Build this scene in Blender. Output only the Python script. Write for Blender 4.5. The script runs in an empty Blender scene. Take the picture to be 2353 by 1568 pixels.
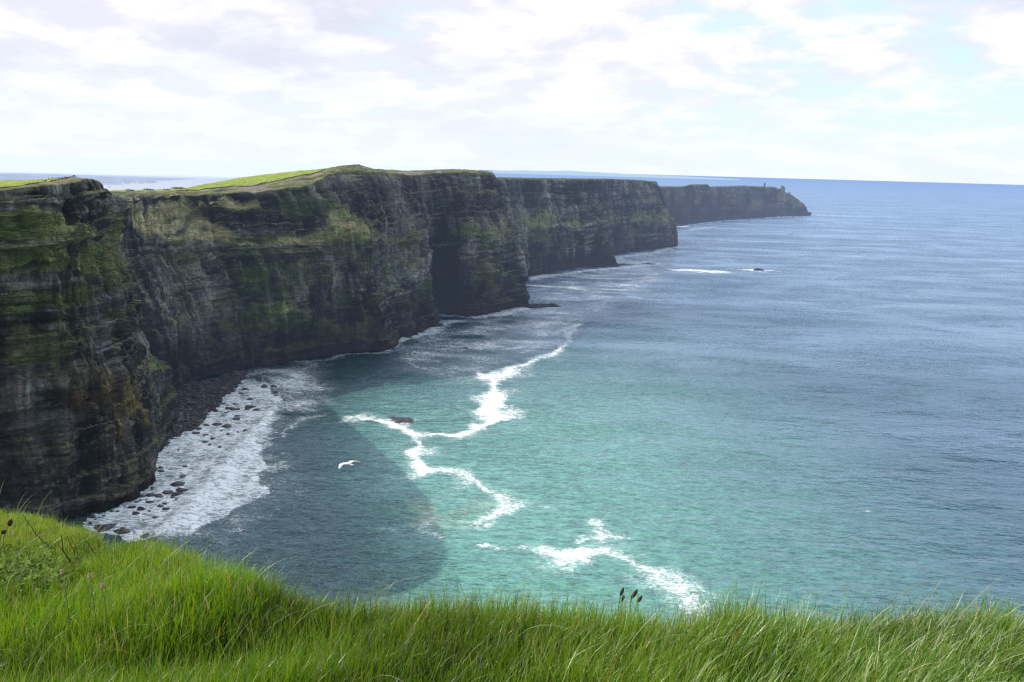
import bpy, math, random
import numpy as np
from mathutils import Vector, Matrix, Euler, Quaternion

random.seed(7)
RNG = np.random.default_rng(11)
SC = bpy.context.scene
COL = SC.collection
PI = math.pi

# ------------------------------------------------------------------ survey of the place
# The cliffs were surveyed from the lookout: a bearing (fx, fy on a 2353 wide survey sheet) and a
# distance give a real point in metres.  Sea level is z = 0, the eye of the lookout is at z = 200.
EYE = np.array([0.0, 0.0, 200.0])
FPX = 1024 * 28 / 36.0
SLOPE = 0.0277
ROLL = math.atan(SLOPE)
PITCH = math.atan((341 - (157.3 + SLOPE * 512)) * math.cos(ROLL) / FPX) + 200 / 40000.0
FW = np.array([0, math.cos(PITCH), -math.sin(PITCH)])
UP0 = np.array([0, math.sin(PITCH), math.cos(PITCH)])
RT0 = np.array([1.0, 0, 0])
RT = math.cos(ROLL) * RT0 + math.sin(ROLL) * UP0
UP = math.cos(ROLL) * UP0 - math.sin(ROLL) * RT0
KF = 1024 / 2353.0


def ray(fx, fy):
    return FW + (fx * KF - 512) / FPX * RT - (fy * KF - 341) / FPX * UP


def sea_pt(fx, fy, z=0.0):
    d = ray(fx, fy)
    return EYE + d * ((z - 200.0) / d[2])


def at(fx, fy, dist):
    d = ray(fx, fy)
    return EYE + d * (dist / math.hypot(d[0], d[1]))


# ------------------------------------------------------------------ noise
_T = np.random.default_rng(99).uniform(-1, 1, (64, 64, 64)).astype(np.float32).ravel()


def vnoise(x, y, z, seed=0):
    """value noise on a 64 cubed lattice; a constant z (or y and z) is taken as a plane"""
    ox, oy, oz = (seed * 13.37) % 64, (seed * 7.91) % 64, (seed * 29.3) % 64
    shp = np.broadcast_shapes(np.shape(x), np.shape(y), np.shape(z))
    ax = []
    for c, o in ((x, ox), (y, oy), (z, oz)):
        c = np.asarray(c, np.float32) + np.float32(o)
        i = np.floor(c)
        f = (c - i).astype(np.float32)
        w = f * f * (3 - 2 * f)
        ax.append((i.astype(np.int32), w))
    (ix, u), (iy, v), (iz, w) = ax
    x0, x1 = (ix & 63) << 12, ((ix + 1) & 63) << 12
    y0, y1 = (iy & 63) << 6, ((iy + 1) & 63) << 6
    z0, z1 = iz & 63, (iz + 1) & 63

    def pl(zz):
        a = _T[x0 + y0 + zz]
        a = a + (_T[x1 + y0 + zz] - a) * u
        b = _T[x0 + y1 + zz]
        b = b + (_T[x1 + y1 + zz] - b) * u
        return a + (b - a) * v
    p = pl(z0)
    if np.ndim(z) > 0:
        p = p + (pl(z1) - p) * w
    return np.broadcast_to(p, shp)


def fbm(x, y, z, o=4, seed=0, g=0.5):
    a, s, r = 1.0, 0.0, 0
    for i in range(o):
        k = 2.03 ** i
        r = r + a * vnoise(x * k + 17.3 * i, y * k - 9.1 * i, z * k + 3.7 * i, seed + i)
        s += a
        a *= g
    return r / s


def sstep(a, b, x):
    t = np.clip((x - a) / (b - a), 0, 1)
    return t * t * (3 - 2 * t)


def mixc(c0, c1, f):
    f = np.asarray(f)[..., None]
    return np.asarray(c0) * (1 - f) + np.asarray(c1) * f


# ------------------------------------------------------------------ mesh helpers
def raw_mesh(name, V, faces_idx, nside, cols=None, attrs=None, smooth=False):
    V = np.ascontiguousarray(V, dtype=np.float32).reshape(-1, 3)
    F = np.ascontiguousarray(faces_idx, dtype=np.int32).reshape(-1, nside)
    me = bpy.data.meshes.new(name)
    me.vertices.add(len(V))
    me.vertices.foreach_set('co', V.ravel())
    me.loops.add(F.size)
    me.loops.foreach_set('vertex_index', F.ravel())
    me.polygons.add(len(F))
    me.polygons.foreach_set('loop_start', np.arange(0, F.size, nside, dtype=np.int32))
    me.polygons.foreach_set('use_smooth', np.full(len(F), smooth, dtype=bool))
    me.update(calc_edges=True)
    if cols is not None:
        c = np.ones((len(V), 4), dtype=np.float32)
        c[:, :3] = np.asarray(cols, dtype=np.float32).reshape(-1, 3)
        a = me.attributes.new('Col', 'FLOAT_COLOR', 'POINT')
        a.data.foreach_set('color', c.ravel())
    for k, val in (attrs or {}).items():
        a = me.attributes.new(k, 'FLOAT', 'POINT')
        a.data.foreach_set('value', np.ascontiguousarray(val, dtype=np.float32).ravel())
    return me


def grid_faces(nu, nv, flip=False):
    i = np.arange(nu - 1)[:, None] * nv + np.arange(nv - 1)[None, :]
    i = i.ravel()
    F = np.stack([i, i + nv, i + nv + 1, i + 1], 1)
    return F[:, ::-1] if flip else F


def link(name, me, mat=None, parent=None, **props):
    o = bpy.data.objects.new(name, me)
    COL.objects.link(o)
    if mat is not None and me is not None:
        me.materials.clear()
        me.materials.append(mat)
    if parent is not None:
        o.parent = parent
    for k, v in props.items():
        o[k] = v
    return o


def lathe(prof, n=10, bend=None):
    """prof: (r, z) list -> verts, quads about the z axis"""
    V, F = [], []
    for r, z in prof:
        for k in range(n):
            a = 2 * PI * k / n
            V.append((r * math.cos(a), r * math.sin(a), z))
    for i in range(len(prof) - 1):
        for k in range(n):
            F.append((i * n + k, i * n + (k + 1) % n, (i + 1) * n + (k + 1) % n, (i + 1) * n + k))
    return V, F


def tube(pts, rads, n=6):
    pts = [Vector(p) for p in pts]
    V, F = [], []
    for i, p in enumerate(pts):
        t = (pts[min(i + 1, len(pts) - 1)] - pts[max(i - 1, 0)]).normalized()
        a = t.orthogonal().normalized()
        b = t.cross(a)
        r = rads[i] if hasattr(rads, '__len__') else rads
        for k in range(n):
            q = 2 * PI * k / n
            V.append(tuple(p + a * (r * math.cos(q)) + b * (r * math.sin(q))))
    for i in range(len(pts) - 1):
        for k in range(n):
            F.append((i * n + k, i * n + (k + 1) % n, (i + 1) * n + (k + 1) % n, (i + 1) * n + k))
    F.append(tuple(range(n - 1, -1, -1)))
    F.append(tuple(range((len(pts) - 1) * n, len(pts) * n)))
    return V, F


def pymesh(name, V, F, smooth=True):
    me = bpy.data.meshes.new(name)
    me.from_pydata([tuple(v) for v in V], [], [tuple(f) for f in F])
    me.polygons.foreach_set('use_smooth', [smooth] * len(me.polygons))
    me.update()
    return me


def join_parts(parts):
    V, F = [], []
    for v, f in parts:
        o = len(V)
        V += list(v)
        F += [tuple(i + o for i in q) for q in f]
    return V, F


# ------------------------------------------------------------------ materials
def nd(nt, t, **kw):
    n = nt.nodes.new(t)
    for k, v in kw.items():
        if k in ('op', 'operation'):
            n.operation = v
        elif hasattr(n, k) and not k.startswith('i_'):
            setattr(n, k, v)
    return n


def mth(nt, op, a, b=None, clamp=False):
    n = nt.nodes.new('ShaderNodeMath')
    n.operation = op
    n.use_clamp = clamp
    for i, v in enumerate((a, b)):
        if v is None:
            continue
        if isinstance(v, (int, float)):
            n.inputs[i].default_value = v
        else:
            nt.links.new(v, n.inputs[i])
    return n.outputs[0]


def mixrgb(nt, f, a, b, mode='MIX'):
    n = nt.nodes.new('ShaderNodeMix')
    n.data_type = 'RGBA'
    n.blend_type = mode
    for s, v in ((n.inputs[0], f), (n.inputs[6], a), (n.inputs[7], b)):
        if isinstance(v, (int, float)):
            s.default_value = v
        elif isinstance(v, tuple):
            s.default_value = (*v, 1) if len(v) == 3 else v
        else:
            nt.links.new(v, s)
    return n.outputs[2]


def maprange(nt, x, a, b, c=0.0, d=1.0, smooth=False):
    n = nt.nodes.new('ShaderNodeMapRange')
    n.interpolation_type = 'SMOOTHSTEP' if smooth else 'LINEAR'
    nt.links.new(x, n.inputs[0])
    for i, v in zip((1, 2, 3, 4), (a, b, c, d)):
        n.inputs[i].default_value = v
    return n.outputs[0]


def noise(nt, vec, scale, detail=4, rough=0.55, dist=0.0):
    n = nt.nodes.new('ShaderNodeTexNoise')
    n.inputs['Scale'].default_value = scale
    n.inputs['Detail'].default_value = detail
    n.inputs['Roughness'].default_value = rough
    n.inputs['Distortion'].default_value = dist
    nt.links.new(vec, n.inputs['Vector'])
    return n.outputs['Fac']


def mapping(nt, vec, scale=(1, 1, 1), rot=(0, 0, 0)):
    n = nt.nodes.new('ShaderNodeMapping')
    n.inputs['Scale'].default_value = scale
    n.inputs['Rotation'].default_value = rot
    nt.links.new(vec, n.inputs['Vector'])
    return n.outputs[0]


def new_mat(name):
    m = bpy.data.materials.new(name)
    m.use_nodes = True
    m.node_tree.nodes.clear()
    m.cycles.emission_sampling = 'NONE'
    return m, m.node_tree


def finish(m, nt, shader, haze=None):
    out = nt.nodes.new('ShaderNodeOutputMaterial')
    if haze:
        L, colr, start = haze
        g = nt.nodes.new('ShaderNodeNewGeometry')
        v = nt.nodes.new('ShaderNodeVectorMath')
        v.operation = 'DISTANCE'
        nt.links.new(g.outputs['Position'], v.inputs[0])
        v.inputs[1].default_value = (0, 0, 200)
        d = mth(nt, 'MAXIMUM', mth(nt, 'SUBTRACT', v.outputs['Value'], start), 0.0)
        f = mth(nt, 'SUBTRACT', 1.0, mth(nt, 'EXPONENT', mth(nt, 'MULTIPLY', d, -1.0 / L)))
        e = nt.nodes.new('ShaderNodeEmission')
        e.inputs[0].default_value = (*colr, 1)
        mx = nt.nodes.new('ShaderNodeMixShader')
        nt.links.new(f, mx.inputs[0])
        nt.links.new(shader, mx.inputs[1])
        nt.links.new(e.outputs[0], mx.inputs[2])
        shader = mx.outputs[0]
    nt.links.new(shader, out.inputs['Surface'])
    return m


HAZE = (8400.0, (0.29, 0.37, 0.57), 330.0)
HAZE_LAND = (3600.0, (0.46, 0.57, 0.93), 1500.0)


def princ(nt, color, rough=0.9, spec=0.2, normal=None):
    b = nt.nodes.new('ShaderNodeBsdfPrincipled')
    if isinstance(color, tuple):
        b.inputs['Base Color'].default_value = (*color, 1)
    else:
        nt.links.new(color, b.inputs['Base Color'])
    if isinstance(rough, (int, float)):
        b.inputs['Roughness'].default_value = rough
    else:
        nt.links.new(rough, b.inputs['Roughness'])
    b.inputs['Specular IOR Level'].default_value = spec
    if normal is not None:
        nt.links.new(normal, b.inputs['Normal'])
    return b.outputs[0]


def bump(nt, h, strength, dist):
    n = nt.nodes.new('ShaderNodeBump')
    n.inputs['Strength'].default_value = strength
    n.inputs['Distance'].default_value = dist
    nt.links.new(h, n.inputs['Height'])
    return n.outputs[0]


def attr(nt, name):
    n = nt.nodes.new('ShaderNodeAttribute')
    n.attribute_name = name
    return n


def pos(nt):
    return nt.nodes.new('ShaderNodeNewGeometry').outputs['Position']


def mat_vcol(name, nscale=0.6, var=0.5, bumpd=0.6, haze=HAZE, rough=0.95, spec=0.1, beds=0.0):
    m, nt = new_mat(name)
    c = attr(nt, 'Col').outputs['Color']
    p = pos(nt)
    n1 = noise(nt, mapping(nt, p, (1, 1, 1.8)), nscale, 6, 0.65)
    n2 = noise(nt, mapping(nt, p, (1, 1, 0.25)), nscale * 0.7, 5, 0.6)
    f = mth(nt, 'MULTIPLY', maprange(nt, n1, 0.25, 0.75, 1 - var, 1 + var), maprange(nt, n2, 0.3, 0.7, 1 - var * 0.6, 1 + var * 0.6))
    hh = mth(nt, 'ADD', n1, n2)
    if beds:
        k = nscale / 0.45
        msk = maprange(nt, noise(nt, mapping(nt, p, (1, 1, 1.6)), 0.022 * k, 3, 0.55), 0.36, 0.50, 0, 1, True)
        n3 = noise(nt, mapping(nt, p, (0.13, 0.13, 1.15)), k, 6, 0.72, 0.25)
        n4 = noise(nt, mapping(nt, p, (0.55, 0.55, 0.045)), k, 6, 0.72, 0.35)
        b3 = maprange(nt, n3, 0.36, 0.64, 1 - beds, 1 + beds * 1.5)
        b4 = maprange(nt, n4, 0.36, 0.64, 1 - beds, 1 + beds * 1.3)
        mixm = nt.nodes.new('ShaderNodeMix')
        nt.links.new(msk, mixm.inputs[0])
        nt.links.new(b4, mixm.inputs[2])
        nt.links.new(b3, mixm.inputs[3])
        sn = nt.nodes.new('ShaderNodeSeparateXYZ')
        nt.links.new(nt.nodes.new('ShaderNodeNewGeometry').outputs['True Normal'], sn.inputs[0])
        flat = maprange(nt, mth(nt, 'ABSOLUTE', sn.outputs[2]), 0.72, 0.92, 0, 0.85, True)
        mf = nt.nodes.new('ShaderNodeMix')
        nt.links.new(flat, mf.inputs[0])
        nt.links.new(mth(nt, 'MULTIPLY', f, mixm.outputs[0]), mf.inputs[2])
        mf.inputs[3].default_value = 1.0
        f = mf.outputs[0]
        hh = mth(nt, 'ADD', hh, mth(nt, 'MULTIPLY', mixm.outputs[0], 1.2))
    vm = nt.nodes.new('ShaderNodeVectorMath')
    vm.operation = 'SCALE'
    nt.links.new(c, vm.inputs[0])
    nt.links.new(f, vm.inputs['Scale'])
    nrm = bump(nt, hh, 0.9, bumpd)
    return finish(m, nt, princ(nt, vm.outputs[0], rough, spec, nrm), haze)


def mat_plain(name, color, var=0.25, scale=8.0, rough=0.85, haze=None, spec=0.2, bumpd=0.0):
    m, nt = new_mat(name)
    tc = nt.nodes.new('ShaderNodeTexCoord').outputs['Object']
    n1 = noise(nt, tc, scale, 5, 0.6)
    c = mixrgb(nt, n1, tuple(x * (1 - var) for x in color), tuple(min(1, x * (1 + var)) for x in color))
    nrm = bump(nt, n1, 0.6, bumpd) if bumpd else None
    return finish(m, nt, princ(nt, c, rough, spec, nrm), haze)


M_CLIFF = mat_vcol('cliff_rock', 0.45, 0.25, 0.8, beds=0.45)
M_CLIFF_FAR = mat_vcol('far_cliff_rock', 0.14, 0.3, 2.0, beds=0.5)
M_FIELD = mat_vcol('pasture', 0.05, 0.10, 0.3, rough=1.0)
M_BEACH = mat_vcol('wet_boulders', 0.8, 0.35, 0.2, rough=0.6, spec=0.3)
M_LAND = mat_vcol('hazy_lowland', 0.004, 0.25, 0.5, haze=HAZE_LAND)
M_ISLE = mat_vcol('hazy_headland', 0.001, 0.1, 0.5, haze=(9000.0, (0.52, 0.68, 0.93), 1000.0))

# ------------------------------------------------------------------ cliffs
MARK = {}


def interp_ctrl(st, us, wv):
    """st: S x K x 3 control points, us: station index per column (float), wv: row index (float)"""
    S, K, _ = st.shape
    i = np.clip(np.floor(us).astype(int), 0, S - 2)
    t = (us - i)[:, None, None]
    A = st[i] * (1 - t) + st[i + 1] * t
    j = np.clip(np.floor(wv).astype(int), 0, K - 2)
    s = (wv - j)[None, :, None]
    return A[:, j] * (1 - s) + A[:, j + 1] * s


def smooth_u(P, k, axis=0):
    if k <= 0:
        return P
    w = np.exp(-np.linspace(-2, 2, 2 * k + 1) ** 2 / 2)
    w /= w.sum()
    pad = [(0, 0)] * P.ndim
    pad[axis] = (k, k)
    Q = np.pad(P, pad, mode='edge')
    R = 0
    for i in range(2 * k + 1):
        sl = [slice(None)] * P.ndim
        sl[axis] = slice(i, i + P.shape[axis])
        R = R + w[i] * Q[tuple(sl)]
    return R


def build_cliff(stations, px_u, px_v, rim_row, amp=1.0, seed=1, su=4, sv=2, scale=1.0):
    """stations -> grid of points plus wall coordinates.  px_*: vertex spacing on the survey sheet."""
    K = len(stations[0])
    st = np.zeros((len(stations), K, 3))
    fxy = np.zeros((len(stations), K, 2))
    for a, s in enumerate(stations):
        for b, p in enumerate(s):
            if p[0] == 'w':
                q = np.array(p[1:4], float)
                st[a, b] = q
            elif len(p) == 2:
                st[a, b] = sea_pt(p[0], p[1])
            else:
                st[a, b] = at(*p)
    # foot goes below the water
    D = np.linalg.norm(np.diff(st[:, :rim_row + 1], axis=0), axis=2).max(1)
    us = np.concatenate([np.linspace(i, i + 1, max(3, int(D[i] / px_u)), endpoint=False) for i in range(len(stations) - 1)] + [[len(stations) - 1.0]])
    E = np.linalg.norm(np.diff(st, axis=1), axis=2)
    E = np.median(E, axis=0)
    wv = np.concatenate([np.linspace(i, i + 1, max(3, int(E[i] / px_v)), endpoint=False) for i in range(K - 1)] + [[K - 1.0]])
    P = interp_ctrl(st, us, wv)
    P = smooth_u(smooth_u(P, su, 0), sv, 1)
    du = np.gradient(P, axis=0)
    dv = np.gradient(P, axis=1)
    N = np.cross(du, dv)
    N /= np.linalg.norm(N, axis=2, keepdims=True) + 1e-9
    # outward = towards the sea / lookout
    if np.mean(N[..., 1]) > 0:
        N = -N
    mid = P[:, P.shape[1] // 3]
    ds = np.linalg.norm(np.diff(mid[:, :2], axis=0), axis=1)
    s = np.concatenate([[0], np.cumsum(ds)])
    X, Y, Z = P[..., 0], P[..., 1], P[..., 2]
    S2 = np.broadcast_to(s[:, None], Z.shape)
    V2 = np.broadcast_to(wv[None, :], Z.shape)
    U2 = np.broadcast_to(us[:, None], Z.shape)
    rock = 1 - sstep(rim_row - 0.15, rim_row + 0.05, V2)
    # strata: irregular beds
    rg = np.random.default_rng(seed)
    zz = Z / scale + 2.2 * fbm(S2 / (55 * scale), Z / 500, 0, 3, seed + 5)
    th = rg.uniform(1.2, 4.6, 400)
    edges = np.cumsum(th) - 20
    li = np.clip(np.searchsorted(edges, zz), 0, 399)
    off = rg.uniform(-1, 1, 400)[li]
    tone = rg.uniform(0, 1, 400)[li]
    blocky = vnoise(S2 / (14 * scale) + off * 40, li * 3.3, 0, seed + 9)
    bedm = sstep(-0.35, 0.45, fbm(S2 / (90 * scale), Z / (55 * scale), 1.3, 3, seed + 21))
    strata = (off * 0.9 + blocky * 1.3) * (0.35 + 0.9 * bedm)
    # vertical joints
    j1 = np.abs(fbm(S2 / (16 * scale), Z / (110 * scale), 0.3, 4, seed + 31))
    j2 = fbm(S2 / (6 * scale), Z / (45 * scale), 2.3, 3, seed + 41)
    blk = fbm(S2 / (26 * scale), Z / (9 * scale), 8.3, 3, seed + 45)
    chunk = np.round(vnoise(S2 / (7 * scale) + 0.5 * j2, Z / (10 * scale) + 0.6 * blk, 0, seed + 47) * 2.5) / 2.5
    fine = fbm(X / (5 * scale), Y / (5 * scale), Z / (3 * scale), 4, seed + 51)
    med = fbm(X / (45 * scale), Y / (45 * scale), Z / (70 * scale), 3, seed + 61)
    disp = (9.0 * med - 11.0 * j1 + 2.2 + 2.8 * j2 + 2.5 * strata * (0.25 + sstep(-0.25, 0.45, blk)) + 2.6 * fine + 2.6 * chunk) * amp * scale
    taper = 1 - 0.75 * sstep(rim_row - 0.5, rim_row, V2)
    bth = rg.uniform(7, 19, 60)
    bed = np.cumsum(bth) - 20
    zb = Z / scale + 3.5 * fbm(S2 / (70 * scale), 0, 0.5, 3, seed + 81)
    bi = np.clip(np.searchsorted(bed, zb), 0, 59)
    boff = rg.uniform(-1, 1, 60)[bi] * (0.35 + 0.9 * sstep(-0.3, 0.3, fbm(S2 / (60 * scale), bi * 2.7, 0, 3, seed + 83)))
    disp = disp + 4.6 * boff * amp * scale
    P2 = P + N * (disp * rock * taper)[..., None]
    P2[..., 2] += (1 - rock) * (1.2 * fbm(X / (9 * scale), Y / (9 * scale), 0, 3, seed + 71)) * scale
    du = np.gradient(P2, axis=0)
    dv = np.gradient(P2, axis=1)
    N2 = np.cross(du, dv)
    N2 /= np.linalg.norm(N2, axis=2, keepdims=True) + 1e-9
    nz = np.abs(N2[..., 2])
    w = dict(P=P2, base=P, N=N, nz=nz, s=S2, v=V2, u=U2, off=off, tone=tone, bedm=bedm, j1=j1, j2=j2, fine=fine, med=med, rock=rock, scale=scale, seed=seed, strata=strata, st=st, blk=blk, disp=disp / (amp * scale))
    return w


def wall_patch(w, c, rs, rz, ang=0.0, soft=0.5, warp=0.45, k=1.0):
    """soft patch on the wall around surveyed point c, radii in metres along the wall / in height"""
    fx, fy = c[0], c[1]
    d = ray(fx, fy)
    d = d / np.linalg.norm(d)
    q = w['base'][::3, ::3] - EYE
    t = q @ d
    dist = np.linalg.norm(q - t[..., None] * d, axis=2)
    i, j = np.unravel_index(np.argmin(dist + 0.02 * t), dist.shape)
    i, j = i * 3, j * 3
    s0, z0 = w['s'][i, j], w['base'][i, j, 2]
    a, b = (w['s'] - s0), (w['base'][..., 2] - z0)
    ca, sa = math.cos(ang), math.sin(ang)
    a, b = a * ca + b * sa, -a * sa + b * ca
    if 'pn' not in w:
        w['pn'] = fbm(w['s'] / (14 * w['scale']), w['base'][..., 2] / (9 * w['scale']), 1.7, 4, 77 + w['seed'])
        w['base32'] = w['base'].astype(np.float32)
    n = w['pn']
    r = np.sqrt((a / rs) ** 2 + (b / rz) ** 2) + warp * n
    return (1 - sstep(1 - soft, 1 + soft * 0.4, r)) * k


def wall_poly(w, pts, soft=4.0, warp=5.0, k=1.0):
    """soft edged polygon on the wall, its corners surveyed, held in (length along the wall, height)"""
    if 'pn' not in w:
        wall_patch(w, pts[0], 5, 5)
    q = w['base'][::3, ::3] - EYE
    pq = []
    for fx, fy in pts:
        d = ray(fx, fy)
        d = d / np.linalg.norm(d)
        t = q @ d
        dist = np.linalg.norm(q - t[..., None] * d, axis=2) + 0.02 * t
        i, j = np.unravel_index(np.argmin(dist), dist.shape)
        pq.append((w['s'][i * 3, j * 3], w['base'][i * 3, j * 3, 2]))
    a = w['s'] + warp * w['pn']
    b = w['base'][..., 2] + warp * 0.7 * np.roll(w['pn'], 37, 0)
    ins = np.zeros(a.shape, bool)
    dmin = np.full(a.shape, 1e9)
    n = len(pq)
    for i in range(n):
        (x0, y0), (x1, y1) = pq[i], pq[(i + 1) % n]
        if y0 != y1:
            ins ^= ((b > y0) != (b > y1)) & (a < (x1 - x0) * (b - y0) / (y1 - y0) + x0)
        dx, dy = x1 - x0, y1 - y0
        t = np.clip(((a - x0) * dx + (b - y0) * dy) / (dx * dx + dy * dy + 1e-9), 0, 1)
        dmin = np.minimum(dmin, np.hypot(a - x0 - t * dx, b - y0 - t * dy))
    sd = np.where(ins, dmin, -dmin)
    return sstep(-soft * 0.3, soft, sd) * k


def rock_colour(w, tint=1.0):
    sc, sd = w['scale'], w['seed']
    Z, S = w['base'][..., 2], w['s']
    P = w['P']
    base = np.array([0.030, 0.027, 0.025])
    lite = np.array([0.300, 0.278, 0.245])
    brown = np.array([0.165, 0.125, 0.075])
    n1 = fbm(S / (30 * sc), Z / (25 * sc), 0.0, 4, sd + 101)
    n2 = fbm(S / (5 * sc), Z / (40 * sc), 4.0, 4, sd + 111)
    n3 = fbm(S / (18 * sc), Z / (2.6 * sc), 7.0, 4, sd + 121)
    f = np.clip(0.22 + 0.18 * n2 + 0.70 * n3 * w['bedm'] + 0.55 * (w['tone'] - 0.5) * (0.3 + w['bedm']) + 0.65 * n1, 0, 1)
    c = mixc(base, lite, f)
    c = mixc(c, brown, sstep(0.05, 0.5, n1) * 0.6)
    crack = sstep(0.10, 0.0, w['j1'])
    c = c * (1 - 0.55 * crack)[..., None]
    ledge = sstep(0.55, 0.9, w['off']) * sstep(0.0, 0.5, n3)
    c = mixc(c, (0.32, 0.31, 0.29), ledge * 0.6 * w['bedm'])
    dkp = sstep(0.05, 0.4, fbm(S / (40 * sc), Z / (18 * sc), 9.0, 4, sd + 131))
    sp = sstep(0.35, 0.6, fbm(S / (2.2 * sc), Z / (1.6 * sc), 2.0, 2, sd + 141)) * sstep(-0.1, 0.3, n1)
    c = c * (1 - 0.62 * dkp)[..., None]
    c = mixc(c, (0.32, 0.31, 0.29), sp * 0.55)
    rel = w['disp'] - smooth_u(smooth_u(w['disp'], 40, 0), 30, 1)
    c = c * np.clip(0.95 + 0.11 * rel, 0.28, 1.7)[..., None]  # occlusion put into the colour: hollows darker, bulges lighter
    fac = np.round(vnoise(S / (10 * sc) + 0.6 * w['blk'], Z / (34 * sc), 0, sd + 151) * 3) / 3 + 0.5 * vnoise(S / (4 * sc), Z / (26 * sc), 0, sd + 152)
    c = c * np.clip(1 + 0.55 * fac, 0.45, 1.6)[..., None]
    return c * tint


def cliff_finish(name, w, c, mat, rows=None, **props):
    P = w['P']
    nu, nv = P.shape[:2]
    me = raw_mesh(name, P, grid_faces(nu, nv), 4, c)
    return link(name, me, mat, **props)


GRASS_D = np.array([0.075, 0.110, 0.024])
GRASS_M = np.array([0.170, 0.205, 0.048])
GRASS_T = np.array([0.460, 0.385, 0.190])
GRASS_L = np.array([0.17, 0.20, 0.060])


def grassy(w, c, m, tan=0.4, seed=3):
    if 'gn' not in w:
        X, Y, Z = (w['P'][..., k] for k in range(3))
        w['gn'] = fbm(X / 9, Y / 9, Z / 7, 4, seed), fbm(X / 45, Y / 45, Z / 20, 3, seed + 9)
    n, n2 = w['gn']
    b = m > 0.004
    if not b.any():
        return c
    g = mixc(GRASS_D, GRASS_M, np.clip(0.5 + 0.9 * n[b], 0, 1))
    g = mixc(g, GRASS_T, np.clip(tan + 0.9 * n2[b] + 0.35 * n[b], 0, 1))
    brk = sstep(-0.55, -0.05, w['gn'][0][b] * 0.9 + w['blk'][b] * 0.8 + (m[b] - 0.6) * 0.9)
    c = c.copy()
    c[b] = mixc(c[b], g, np.clip(m[b] * brk, 0, 1))
    return c


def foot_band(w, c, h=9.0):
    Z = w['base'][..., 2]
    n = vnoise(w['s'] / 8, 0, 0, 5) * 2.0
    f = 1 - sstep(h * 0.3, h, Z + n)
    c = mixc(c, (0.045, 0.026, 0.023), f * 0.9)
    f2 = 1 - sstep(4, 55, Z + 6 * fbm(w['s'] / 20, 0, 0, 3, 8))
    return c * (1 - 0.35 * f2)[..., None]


# ---- A: the near headland on the left
A_ST = [
    [('w', -520, 150, -4), ('w', -520, 152, 50), ('w', -522, 154, 80), ('w', -524, 156, 110), ('w', -526, 160, 140), ('w', -530, 165, 155), ('w', -535, 170, 170), ('w', -540, 178, 182), ('w', -560, 200, 184), ('w', -700, 300, 184), ('w', -1100, 500, 180)],
    [('w', -400, 310, -4), ('w', -401, 313, 50), ('w', -402, 316, 80), ('w', -404, 320, 110), ('w', -406, 326, 140), ('w', -408, 340, 155), ('w', -410, 350, 165), ('w', -412, 358, 176), ('w', -420, 400, 178), ('w', -470, 560, 176), ('w', -800, 760, 165)],
    [('w', -300, 395, -4), (-195, 1000, 497), (-185, 880, 502), (-185, 780, 506), (-180, 640, 510), (-180, 575, 497), (-180, 500, 499), (-180, 450, 500), (-180, 443, 605), (-180, 425, 800), (-180, 426, 1100)],
    [('w', -258, 409, -4), (40, 1000, 490), (35, 880, 495), (30, 780, 500), (25, 645, 506), (20, 580, 496), (15, 500, 498), (5, 437, 500), (5, 432.5, 606), (5, 417.5, 800), (5, 418, 1100)],
    [(170, 1190), (160, 1000, 490), (150, 880, 495), (140, 780, 500), (130, 640, 508), (120, 575, 503), (105, 500, 506), (86, 428, 509), (86, 423, 606), (80, 413.5, 790), (80, 414, 1100)],
    [(240, 1168), (225, 1000, 496), (205, 880, 501), (190, 780, 506), (175, 632, 513), (165, 566, 518), (150, 495, 522), (140, 424.5, 526), (128, 414.5, 612), (122, 411, 760), (122, 412, 1000)],
    [(300, 1150), (290, 1000, 503), (260, 880, 508), (235, 780, 512), (220, 625, 518), (205, 560, 530), (190, 490, 540), (172, 419, 550), (162, 408.5, 600), (160, 409, 700), (160, 410, 900)],
    [(338, 1110), (330, 1000, 528), (310, 880, 535), (275, 780, 535), (262, 618, 532), (240, 560, 555), (220, 490, 570), (196, 412.5, 582), (183, 409, 610), (180, 410, 670), (180, 412, 850)],
    [(345, 1045), (352, 960, 572), (350, 870, 580), (290, 775, 570), (282, 612, 560), (255, 545, 590), (240, 480, 605), (219, 413.5, 614), (207, 412, 640), (200, 413, 690), (200, 415, 850)],
    [(393, 962), (395, 900, 650), (395, 850, 645), (300, 768, 600), (284, 605, 590), (256, 540, 625), (247, 478, 640), (236, 424, 650), (226, 416, 668), (215, 416, 720), (215, 418, 850)],
    [(385, 930), (385, 880, 690), (375, 845, 685), (295, 768, 655), (274, 603, 645), (249, 540, 670), (243, 480, 685), (236, 430, 695), (226, 421, 715), (218, 419, 770), (218, 420, 860)],
    [('w', -345, 690, -4), (330, 860, 760), (320, 830, 755), (280, 768, 735), (262, 610, 730), (242, 545, 720), (238, 485, 740), (232, 436, 750), (222, 430, 770), (215, 428, 820), (215, 428, 900)],
]
for s_ in A_ST:
    if len(s_[0]) == 2:
        q = sea_pt(*s_[0])
        s_[0] = ('w', q[0], q[1], -3)
wA = build_cliff(A_ST, 0.75, 0.62, 7, amp=0.80, seed=3, su=3, sv=2)
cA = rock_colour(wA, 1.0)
Z = wA['base'][..., 2]
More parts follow.
